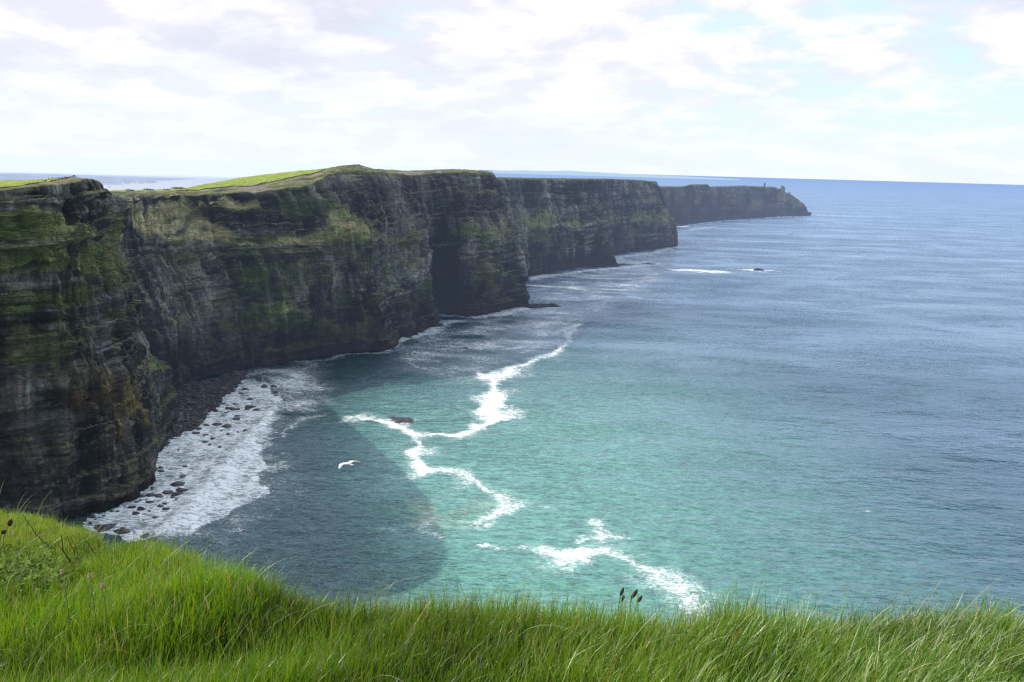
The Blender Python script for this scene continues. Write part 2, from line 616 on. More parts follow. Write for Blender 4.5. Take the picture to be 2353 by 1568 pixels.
# ochre lichen on the lower wall
for c_, rs, rz, k in (((300, 920), 14, 13, 0.55), ((260, 900), 15, 20, 0.4), ((325, 960), 10, 9, 0.45), ((200, 890), 20, 18, 0.25), ((285, 985), 9, 12, 0.4), ((150, 960), 12, 14, 0.2)):
    n = fbm(wA['s'] / 4, Z / 9, 3, 4, 17)
    cA = mixc(cA, (0.36, 0.225, 0.060), wall_patch(wA, c_, rs, rz, k=k) * np.clip(0.55 + 0.9 * n, 0, 1))
for c_, rs, rz, k in (((125, 975), 14, 9, 0.7), ((190, 650), 60, 6, 0.3), ((60, 640), 40, 5, 0.5), ((240, 740), 30, 22, 0.35), ((380, 880), 20, 8, 0.5)):
    cA = mixc(cA, (0.30, 0.29, 0.28), wall_patch(wA, c_, rs, rz, k=k) * np.clip(0.5 + 0.5 * wA['strata'], 0, 1))
# pale strata bands on the right shoulder
band = wall_patch(wA, (250, 740), 45, 26, k=1.0) * sstep(0.15, 0.5, fbm(wA['s'] / 60, Z / 1.6, 2, 2, 91))
cA = mixc(cA, (0.32, 0.31, 0.30), band * 0.85)
# reddish-green moss patches
moss = sstep(-0.05, 0.4, fbm(wA['s'] / 22, Z / 12, 5, 4, 41)) * sstep(88, 110, Z) * (1 - sstep(150, 165, Z))
cA = mixc(cA, (0.105, 0.122, 0.026), moss * 0.65)
streak = sstep(0.15, 0.45, fbm(wA['s'] / 3.5, Z / 60, 5, 3, 47)) * (1 - sstep(30, 60, Z))
cA = mixc(cA, (0.035, 0.06, 0.012), streak * 0.5)
for c_, rs, rz, tan, k in (((110, 520), 42, 9, 0.25, 0.85), ((180, 535), 26, 7, 0.1, 0.8), ((40, 505), 34, 8, 0.3, 0.8), ((230, 595), 26, 10, 0.1, 1.0), ((150, 602), 42, 6, 0.15, 0.85), ((60, 590), 30, 7, 0.15, 0.6),
                        ((255, 560), 14, 26, 0.3, 0.7), ((200, 680), 34, 8, 0.1, 0.75), ((90, 690), 30, 8, 0.1, 0.6), ((345, 825), 12, 8, 0.0, 0.9), ((310, 790), 6, 14, 0.1, 0.6), ((100, 800), 40, 14, 0.3, 0.45)):
    cA = grassy(wA, cA, wall_patch(wA, c_, rs, rz, k=k), tan, 5)
for pts, tan, k in (([(0, 478), (60, 475), (150, 500), (172, 520), (120, 545), (30, 545), (-40, 540)], 0.2, 0.95), ([(267, 612), (252, 578), (200, 590), (100, 602), (-40, 607), (-40, 620), (150, 622)], 0.1, 0.95)):
    cA = grassy(wA, cA, wall_poly(wA, pts, 2.5, 5.0, k), tan, 5)
scp = wall_poly(wA, [(287, 750), (316, 762), (373, 798), (394, 834), (391, 853), (344, 846), (300, 790)], 2.0, 3.0)
cA = mixc(cA, mixc((0.20, 0.19, 0.175), (0.27, 0.25, 0.225), np.clip(0.5 + wA['pn'], 0, 1)), scp)
cA = grassy(wA, cA, wall_poly(wA, [(340, 815), (360, 800), (392, 836), (390, 852), (350, 845)], 2.0, 3.0, 0.9), 0.0, 5)
pb = np.exp(-((wA['v'] - 3.93) / 0.03) ** 2) * sstep(-0.25, 0.15, fbm(wA['s'] / 14, 0, 0, 3, 72))
cA = mixc(cA, (0.34, 0.32, 0.27), pb * 0.75)
# scree fan on the shoulder
scr = wall_patch(wA, (335, 800), 22, 13, ang=-0.6, k=0.3, warp=0.25)
cA = mixc(cA, (0.27, 0.25, 0.225), scr * 0.85 * (1 - wall_patch(wA, (350, 830), 13, 7, k=1)))
cA = grassy(wA, cA, sstep(0.62, 0.85, wA['nz']) * wA['rock'] * 0.6, 0.35, 6)
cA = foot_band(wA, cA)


def plateau_colour(w, c, rim, strip, seed):
    X, Y = w['P'][..., 0], w['P'][..., 1]
    v = w['v']
    n = fbm(X / 10, Y / 10, 0, 5, seed)
    n2 = fbm(X / 3, Y / 5, 0, 3, seed + 4)
    rough = mixc((0.055, 0.065, 0.022), (0.16, 0.165, 0.065), np.clip(0.5 + 1.1 * n + 0.4 * n2, 0, 1))
    rough = mixc(rough, (0.30, 0.24, 0.15), sstep(0.35, 0.6, fbm(X / 14, Y / 14, 3, 3, seed + 8)) * 0.55)
    top = sstep(rim - 0.12, rim + 0.05, v + 0.10 * n)
    c = mixc(c, rough, top)
    fld = mixc((0.225, 0.285, 0.036), (0.285, 0.34, 0.046), np.clip(0.5 + fbm(X / 60, Y / 60, 0, 3, seed + 6) + 0.25 * fbm(X / 9, Y / 9, 0, 3, seed + 16), 0, 1))
    c = mixc(c, fld, sstep(strip, strip + 0.06, v))
    pth = np.exp(-((v - (strip - 0.22)) / 0.05) ** 2) * sstep(-0.3, 0.1, fbm(X / 25, Y / 25, 1, 3, seed + 12))
    c = mixc(c, (0.36, 0.31, 0.23), pth * 0.7)
    # dark wall line between the rough edge and the pasture
    ln = sstep(strip - 0.12, strip - 0.04, v) * (1 - sstep(strip, strip + 0.03, v))
    return mixc(c, (0.06, 0.065, 0.03), ln * 0.4)


cA = plateau_colour(wA, cA, 7, 8.0, 131)
# no pasture on the bare tip of the headland
tip = sstep(5.6, 6.6, wA['u']) * sstep(7.9, 8.1, wA['v'])
cA = mixc(cA, (0.14, 0.15, 0.06), tip)
cliffA = cliff_finish('cliff', wA, cA, M_CLIFF, kind='structure', label='nearest dark cliff at the left edge, layered wall with ochre patches and people on its top')

# ---- B: the high middle headland
B_ST = [
    [(290, 905), (285, 800, 765), (270, 700, 770), (235, 590, 795), (215, 500, 818), (190, 444, 832), (190, 440, 862), (190, 439, 1000), (190, 440, 1300)],
    [(380, 900), (370, 800, 740), (340, 700, 752), (285, 590, 775), (270, 500, 800), (255, 445, 818), (255, 440, 850), (255, 438.5, 1000), (255, 440, 1300)],
    [(400, 890), (398, 800, 750), (380, 700, 758), (320, 583, 780), (312, 520, 795), (300, 444, 832), (300, 439, 862), (300, 437.5, 1000), (300, 439, 1300)],
    [(470, 868), (468, 790, 770), (455, 700, 775), (400, 578, 790), (385, 468, 835), (380, 446, 841), (380, 439, 872), (380, 436.5, 1000), (380, 439, 1300)],
    [(545, 850), (540, 780, 800), (525, 690, 803), (480, 572, 810), (445, 470, 842), (430, 448, 846), (430, 438, 885), (430, 432, 1000), (430, 436, 1300)],
    [(600, 841), (595, 770, 811), (580, 690, 815), (545, 567, 822), (535, 480, 832), (525, 441, 846), (525, 430, 890), (525, 413.5, 1020), (525, 418, 1300)],
    [(660, 832), (655, 760, 822), (645, 680, 826), (620, 563, 835), (600, 490, 843), (580, 442, 852), (580, 427, 905), (580, 404.5, 1040), (580, 410, 1300)],
    [(735, 820), (730, 750, 841), (722, 680, 845), (705, 561, 852), (690, 490, 862), (660, 432, 870), (660, 408, 935), (660, 396, 1060), (660, 402, 1300)],
    [(800, 810), (798, 745, 858), (790, 680, 861), (775, 560, 868), (755, 480, 890), (715, 424, 895), (712, 400, 950), (712, 391.5, 1070), (712, 398, 1300)],
    [(850, 807), (848, 745, 861), (838, 690, 864), (820, 558, 870), (800, 475, 915), (757, 399, 925), (757, 387, 965), (757, 386, 1090), (757, 390, 1300)],
    [(893, 805), (888, 745, 862), (868, 690, 868), (862, 556, 876), (840, 500, 920), (795, 396, 955), (795, 379.5, 985), (795, 380, 1030), (795, 386, 1300)],
    [(897, 782), (890, 740, 912), (872, 690, 910), (866, 556, 905), (858, 500, 945), (826, 394, 975), (824, 379, 1000), (826, 380, 1040), (830, 388, 1300)],
    [(935, 770), (932, 740, 942), (925, 690, 945), (915, 553, 955), (905, 500, 975), (862, 395, 1000), (860, 389, 1030), (860, 389.5, 1090), (860, 393, 1300)],
    [(1003, 745), (1000, 720, 1008), (990, 680, 1008), (984, 552, 1010), (975, 500, 1025), (930, 401, 1045), (930, 392.5, 1080), (930, 393, 1130), (930, 395, 1300)],
    [(992, 721), (985, 700, 1100), (985, 670, 1105), (988, 560, 1080), (988, 500, 1060), (965, 402, 1075), (965, 392.5, 1100), (965, 393, 1140), (965, 395, 1300)],
    [(1055, 722), (1048, 700, 1110), (1046, 670, 1112), (1044, 560, 1092), (1040, 500, 1085), (1000, 398, 1100), (1000, 390, 1130), (1000, 390.5, 1160), (1000, 393, 1300)],
    [(1075, 727), (1072, 700, 1070), (1070, 670, 1072), (1066, 550, 1080), (1065, 500, 1095), (1045, 396, 1120), (1043, 389, 1150), (1043, 389.5, 1190), (1043, 392, 1320)],
    [(1130, 720), (1128, 690, 1098), (1125, 650, 1100), (1120, 548, 1105), (1110, 490, 1130), (1090, 398, 1150), (1088, 391, 1180), (1088, 391.5, 1220), (1088, 393, 1350)],
    [(1209, 700), (1206, 670, 1178), (1198, 620, 1180), (1192, 547, 1182), (1160, 490, 1195), (1137, 401, 1205), (1132, 395, 1225), (1128, 395.5, 1250), (1115, 396, 1380)],
    [(1206, 685), (1203, 660, 1240), (1196, 620, 1240), (1190, 550, 1240), (1158, 490, 1240), (1135, 408, 1240), (1130, 397, 1255), (1126, 397, 1280), (1110, 398, 1400)],
    [(1180, 660), (1175, 640, 1380), (1170, 610, 1380), (1165, 560, 1380), (1145, 490, 1380), (1120, 410, 1380), (1115, 400, 1380), (1112, 400, 1390), (1100, 400, 1450)],
]
for s_ in B_ST:
    q = sea_pt(*s_[0])
    s_[0] = ('w', q[0], q[1], -3)
wB = build_cliff(B_ST, 1.05, 0.95, 5, amp=0.88, seed=8, su=3, sv=2, scale=1.15)
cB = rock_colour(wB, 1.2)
Z = wB['base'][..., 2]
moss = sstep(0.0, 0.4, fbm(wB['s'] / 28, Z / 14, 5, 4, 43)) * (1 - sstep(100, 125, Z)) * sstep(22, 40, Z)
cB = mixc(cB, (0.115, 0.135, 0.028), moss * 0.7)
for c_, rs, rz, k in (((925, 480), 20, 45, 0.65), ((975, 450), 14, 50, 0.55), ((905, 600), 20, 40, 0.45), ((960, 640), 14, 50, 0.35), ((880, 470), 5, 50, 0.8), ((430, 700), 55, 42, 0.55), ((340, 650), 34, 34, 0.55), ((500, 760), 50, 26, 0.35)):
    n = fbm(wB['s'] / 4, Z / 50, 3, 4, 19)
    cB = mixc(cB, (0.40, 0.345, 0.29), wall_patch(wB, c_, rs, rz, k=k) * np.clip(0.55 + 1.0 * n, 0, 1))
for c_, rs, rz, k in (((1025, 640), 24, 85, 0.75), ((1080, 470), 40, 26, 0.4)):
    cB = cB * (1 - wall_patch(wB, c_, rs, rz, k=k, warp=0.2, soft=0.35))[..., None]  # shade of the cave recess and overhang darkened into the rock colour
for c_, rs, rz, ang, tan, k in (
        ((335, 510), 16, 14, 0, 0.8, 1.0), ((400, 500), 30, 13, 0, 0.7, 1.0), ((460, 520), 24, 12, -0.45, 0.7, 1.0), ((520, 540), 28, 8, -0.45, 0.65, 1.0), ((575, 556), 30, 5, -0.1, 0.6, 1.0), ((440, 480), 10, 14, 0.5, 0.5, 0.9),
        ((540, 467), 22, 6, 0, 0.75, 0.95), ((590, 465), 10, 5, 0, 0.75, 0.8),
        ((790, 510), 26, 22, -0.5, 0.4, 1.0), ((825, 530), 18, 16, -0.5, 0.45, 1.0), ((770, 545), 40, 8, 0, 0.3, 0.9), ((700, 550), 60, 6, 0, 0.4, 0.8), ((640, 556), 40, 5, 0, 0.5, 0.8),
        ((700, 470), 30, 18, 0, 0.1, 0.6), ((940, 545), 40, 7, 0, 0.2, 0.7), ((1080, 530), 40, 12, 0, 0.2, 0.75), ((1150, 525), 30, 14, 0.3, 0.35, 0.8), ((1170, 500), 10, 14, 0.6, 0.4, 0.8),
        ((640, 730), 50, 16, 0, 0.05, 0.9), ((560, 745), 40, 10, 0, 0.05, 0.7), ((800, 760), 55, 10, 0, 0.1, 0.9), ((860, 755), 22, 14, 0, 0.35, 0.9), ((700, 790), 50, 6, 0, 0.05, 0.7), ((780, 690), 30, 10, 0, 0.2, 0.6),
        ((1120, 640), 26, 40, 0, 0.35, 0.5), ((620, 640), 70, 25, 0, 0.1, 0.45), ((480, 800), 6, 20, 0, 0.0, 0.6), ((430, 830), 8, 16, 0, 0.0, 0.6)):
    cB = grassy(wB, cB, wall_patch(wB, c_, rs, rz, ang, k=k), tan, 15)
cB = grassy(wB, cB, sstep(0.60, 0.85, wB['nz']) * wB['rock'] * 0.7, 0.35, 16)
for pts, tan, k in (([(296, 492), (337, 474), (423, 479), (432, 462), (459, 488), (517, 524), (588, 560), (502, 563), (402, 553), (337, 533), (301, 528)], 1.0, 1.0),
                    ([(445, 463), (602, 463), (595, 477), (517, 479), (459, 477)], 0.95, 0.95),
                    ([(760, 474), (825, 484), (846, 514), (860, 558), (753, 552), (738, 510)], 0.55, 1.0),
                    ([(560, 562), (600, 548), (760, 545), (860, 553), (700, 564)], 0.4, 0.9),
                    ([(575, 690), (680, 690), (690, 712), (640, 745), (590, 750), (560, 720)], 0.0, 0.9), ([(730, 720), (800, 735), (878, 745), (885, 775), (800, 775), (720, 750)], 0.15, 0.9)):
    wp = wall_poly(wB, pts, k=k)
    hole = sstep(0.12, 0.38, fbm(wB['s'] / 9, wB['base'][..., 2] / 5, 6.0, 3, 87))
    cB = grassy(wB, cB, wp * (1 - 0.8 * hole), tan, 15)
    cB = cB * (1 + 0.35 * wp * (1 - hole))[..., None]
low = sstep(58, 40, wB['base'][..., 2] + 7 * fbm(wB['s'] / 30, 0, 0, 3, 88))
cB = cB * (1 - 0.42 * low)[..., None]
# thin pale bed at the ledge
lb = np.exp(-((wB['v'] - 2.98) / 0.016) ** 2) * sstep(-0.1, 0.2, fbm(wB['s'] / 25, 0, 0, 3, 71))
cB = mixc(cB, (0.36, 0.35, 0.33), lb * 0.8)
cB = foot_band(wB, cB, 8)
cB = plateau_colour(wB, cB, 5, 6.0, 151)
mo = sstep(8.6, 9.6, wB['u']) * sstep(5.9, 6.1, wB['v'])
X, Y = wB['P'][..., 0], wB['P'][..., 1]
cB = mixc(cB, mixc((0.085, 0.10, 0.03), (0.20, 0.21, 0.08), np.clip(0.5 + fbm(X / 8, Y / 8, 0, 4, 7), 0, 1)), mo)
bare = wall_patch(wB, (940, 398), 32, 3.0, k=1, warp=0.3) + wall_patch(wB, (1008, 396), 6, 3, k=1) + wall_patch(wB, (600, 437), 30, 5, k=0.6)
cB = mixc(cB, (0.26, 0.22, 0.19), np.clip(bare, 0, 1) * 0.8)
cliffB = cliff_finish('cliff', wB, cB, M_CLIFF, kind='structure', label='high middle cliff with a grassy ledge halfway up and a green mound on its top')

# ---- C: the second headland
C_ST = [
    [(1150, 655), (1150, 620, 1400), (1150, 585, 1402), (1150, 545, 1404), (1150, 490, 1440), (1130, 412, 1450), (1130, 408, 1480), (1130, 409, 2000)],
    [(1207, 637), (1207, 600, 1482), (1205, 570, 1484), (1200, 530, 1488), (1200, 485, 1530), (1185, 412, 1545), (1185, 408.5, 1580), (1185, 410, 2100)],
    [(1300, 620), (1300, 590, 1614), (1298, 560, 1616), (1295, 522, 1620), (1285, 492, 1665), (1265, 413, 1680), (1265, 410, 1720), (1265, 411, 2200)],
    [(1360, 612), (1360, 585, 1702), (1358, 555, 1706), (1355, 520, 1710), (1345, 495, 1740), (1330, 413, 1760), (1330, 410.5, 1800), (1330, 412, 2300)],
    [(1402, 604), (1396, 585, 1770), (1392, 555, 1778), (1390, 517, 1790), (1380, 490, 1850), (1370, 414, 1870), (1370, 411, 1900), (1370, 413, 2400)],
    [(1418, 582), (1416, 570, 1985), (1412, 550, 1960), (1410, 516, 1940), (1405, 485, 1980), (1400, 414, 2000), (1400, 411.5, 2030), (1400, 413, 2450)],
    [(1490, 572), (1490, 560, 2110), (1488, 540, 2112), (1485, 513, 2115), (1475, 480, 2160), (1455, 416, 2180), (1455, 413, 2210), (1455, 415, 2550)],
    [(1558, 566), (1559, 550, 2250), (1558, 530, 2250), (1553, 508, 2255), (1530, 478, 2290), (1511, 420, 2300), (1508, 417, 2320), (1490, 418, 2600)],
    [(1555, 558), (1556, 545, 2420), (1554, 528, 2420), (1549, 508, 2420), (1526, 478, 2420), (1508, 422, 2420), (1504, 419, 2430), (1480, 420, 2700)],
    [(1500, 545), (1500, 530, 2600), (1500, 520, 2600), (1500, 508, 2600), (1480, 478, 2600), (1460, 425, 2600), (1455, 421, 2620), (1440, 422, 2800)],
]
for s_ in C_ST:
    q = sea_pt(*s_[0])
    s_[0] = ('w', q[0], q[1], -3)
wC = build_cliff(C_ST, 2.0, 1.7, 5, amp=0.62, seed=14, su=3, sv=2, scale=1.5)
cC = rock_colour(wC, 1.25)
Z = wC['base'][..., 2]
for c_, rs, rz, ang, tan, k in (((1250, 500), 45, 20, -0.2, 0.4, 1.0), ((1215, 510), 45, 14, 0, 0.35, 0.9), ((1320, 512), 35, 9, 0, 0.35, 0.8), ((1400, 505), 60, 13, 0, 0.2, 1.0), ((1470, 500), 70, 18, 0, 0.35, 1.0), ((1520, 500), 40, 22, 0, 0.45, 1.0), ((1535, 490), 20, 26, 0, 0.4, 0.9), ((1240, 540), 90, 16, 0, 0.2, 0.5), ((1450, 530), 60, 12, 0, 0.2, 0.5)):
    cC = grassy(wC, cC, wall_patch(wC, c_, rs, rz, ang, k=k), tan, 25)
cC = grassy(wC, cC, sstep(0.60, 0.85, wC['nz']) * wC['rock'] * 0.6, 0.3, 26)
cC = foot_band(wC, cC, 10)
X, Y = wC['P'][..., 0], wC['P'][..., 1]
cC = mixc(cC, mixc((0.05, 0.065, 0.02), (0.10, 0.12, 0.04), np.clip(0.5 + fbm(X / 20, Y / 20, 0, 4, 9), 0, 1)), sstep(4.93, 5.1, wC['v']))
cliffC = cliff_finish('cliff', wC, cC, M_CLIFF_FAR, kind='structure', label='flat topped second cliff beyond the high middle one, green band across its wall')

# ---- D: the far headland with the tower
D_ST = [
    [(1520, 520), (1520, 480, 3120), (1515, 430, 3150), (1515, 428, 3200), (1515, 428.5, 3600)],
    [(1563, 515), (1563, 475, 3235), (1563, 430, 3270), (1563, 428, 3320), (1563, 428.5, 3700)],
    [(1585, 512), (1585, 472, 3340), (1577, 428, 3370), (1577, 426.5, 3400), (1577, 427, 3700)],
    [(1593, 511), (1593, 470, 3380), (1584, 424.5, 3400), (1584, 423.3, 3430), (1584, 424, 3700)],
    [(1622, 508), (1622, 470, 3500), (1627, 425, 3540), (1627, 423.8, 3580), (1627, 424, 3800)],
    [(1635, 506), (1634, 470, 3570), (1630, 430, 3600), (1630, 428.6, 3640), (1630, 429, 3900)],
    [(1680, 504), (1680, 468, 3750), (1672, 429, 3790), (1672, 427.5, 3830), (1672, 428, 4100)],
    [(1720, 502), (1720, 468, 3920), (1713, 428, 3960), (1713, 426.5, 4000), (1713, 427, 4200)],
    [(1780, 499), (1780, 468, 4140), (1772, 431, 4180), (1766, 428.5, 4220), (1760, 429, 4350)],
    [(1800, 498), (1800, 468, 4200), (1786, 433, 4230), (1784, 429.5, 4260), (1780, 430, 4380)],
    [(1812, 497.5), (1810, 468, 4240), (1794, 441, 4260), (1790, 437, 4270), (1786, 437, 4380)],
    [(1850, 496), (1846, 480, 4380), (1822, 450, 4380), (1815, 445, 4390), (1805, 443, 4450)],
    [(1859, 495), (1857, 487, 4410), (1845, 470, 4420), (1838, 461, 4425), (1820, 450, 4480)],
    [(1857, 493), (1854, 487, 4560), (1841, 471, 4560), (1834, 463, 4560), (1815, 451, 4580)],
]
for s_ in D_ST:
    q = sea_pt(*s_[0])
    s_[0] = ('w', q[0], q[1], -3)
wD = build_cliff(D_ST, 4.0, 3.5, 2, amp=0.75, seed=19, su=2, sv=2, scale=2.0)
cD = rock_colour(wD, 0.8)
for c_, rs, rz, ang, tan, k in (((1690, 460), 120, 22, 0, 0.25, 0.7), ((1800, 455), 90, 30, 0, 0.4, 0.9), ((1740, 465), 80, 22, 0, 0.3, 0.7), ((1600, 460), 40, 26, 0, 0.25, 0.7), ((1830, 465), 50, 30, 0, 0.4, 0.9)):
    cD = grassy(wD, cD, wall_patch(wD, c_, rs, rz, ang, k=k), tan, 35)
for c_, rs, rz in (((1790, 466), 30, 7), ((1775, 459), 10, 6), ((1788, 475), 10, 8)):
    cD = mixc(cD, (0.30, 0.24, 0.20), wall_patch(wD, c_, rs, rz, k=0.8))
cD = foot_band(wD, cD, 10)
X, Y = wD['P'][..., 0], wD['P'][..., 1]
cD = mixc(cD, mixc((0.08, 0.10, 0.03), (0.22, 0.23, 0.08), np.clip(0.5 + fbm(X / 40, Y / 40, 0, 4, 9), 0, 1)), sstep(1.97, 2.1, wD['v']))
cliffD = cliff_finish('cliff', wD, cD, M_CLIFF_FAR, kind='structure', label='farthest cliff, low bluish headland sloping to the sea with a tower on top')


def ground_on(w, fx, fy):
    """the surface point a sight line at (fx, fy) meets on a cliff or plateau"""
    d = ray(fx, fy)
    d = d / np.linalg.norm(d)
    q = w['P'] - EYE
    t = q @ d
    dist = np.linalg.norm(q - t[..., None] * d, axis=2) + np.where(t < 0, 1e9, 0) + 0.004 * t
    return w['P'][np.unravel_index(np.argmin(dist), dist.shape)]


# ------------------------------------------------------------------ sea
WMOD = None


def polyfield(X, Y, pts, width):
    """max over segments of a soft stroke; pts: (fx, fy, half width in m, strength)"""
    out = np.zeros_like(X)
    q = [(sea_pt(p[0], p[1]), p[2], p[3]) for p in pts]
    if len(q) == 1:
        q = [q[0], (q[0][0] + np.array([0.1, 0, 0]), q[0][1], q[0][2])]
    for (a, wa, sa), (b, wb, sb) in zip(q[:-1], q[1:]):
        m = 3 * max(wa, wb)
        box = (X > min(a[0], b[0]) - m) & (X < max(a[0], b[0]) + m) & (Y > min(a[1], b[1]) - m) & (Y < max(a[1], b[1]) + m)
        if not box.any():
            continue
        x, y = X[box], Y[box]
        dx, dy = b[0] - a[0], b[1] - a[1]
        L2 = dx * dx + dy * dy + 1e-6
        t = np.clip(((x - a[0]) * dx + (y - a[1]) * dy) / L2, 0, 1)
        dd = np.hypot(x - a[0] - t * dx, y - a[1] - t * dy)
        wd = (wa + (wb - wa) * t) * (WMOD[box] if WMOD is not None else 1.0)
        s = sa + (sb - sa) * t
        out[box] = np.maximum(out[box], s * np.exp(-(dd / (1.6 * wd)) ** 1.6))
    return out


def in_poly(X, Y, pts):
    q = [sea_pt(*p)[:2] for p in pts]
    ins = np.zeros(X.shape, bool)
    n = len(q)
    for i in range(n):
        (x0, y0), (x1, y1) = q[i], q[(i + 1) % n]
        if y0 == y1:
            continue
        c = ((Y > y0) != (Y > y1)) & (X < (x1 - x0) * (Y - y0) / (y1 - y0) + x0)
        ins ^= c
    return ins


ys = [60.0]
while ys[-1] < 260:
    ys.append(ys[-1] * 1.03)
while ys[-1] < 1600:
    ys.append(ys[-1] * 1.0036)
while ys[-1] < 5000:
    ys.append(ys[-1] * 1.006)
while ys[-1] < 48000:
    ys.append(ys[-1] * 1.03)
ys = np.array(ys)
qx = np.concatenate([np.linspace(-3, -0.72, 30, endpoint=False), np.linspace(-0.72, 0.42, 620, endpoint=False), np.linspace(0.42, 0.9, 120, endpoint=False), np.linspace(0.9, 3, 30)])
SX = ys[:, None] * qx[None, :]
SY = np.broadcast_to(ys[:, None], SX.shape)
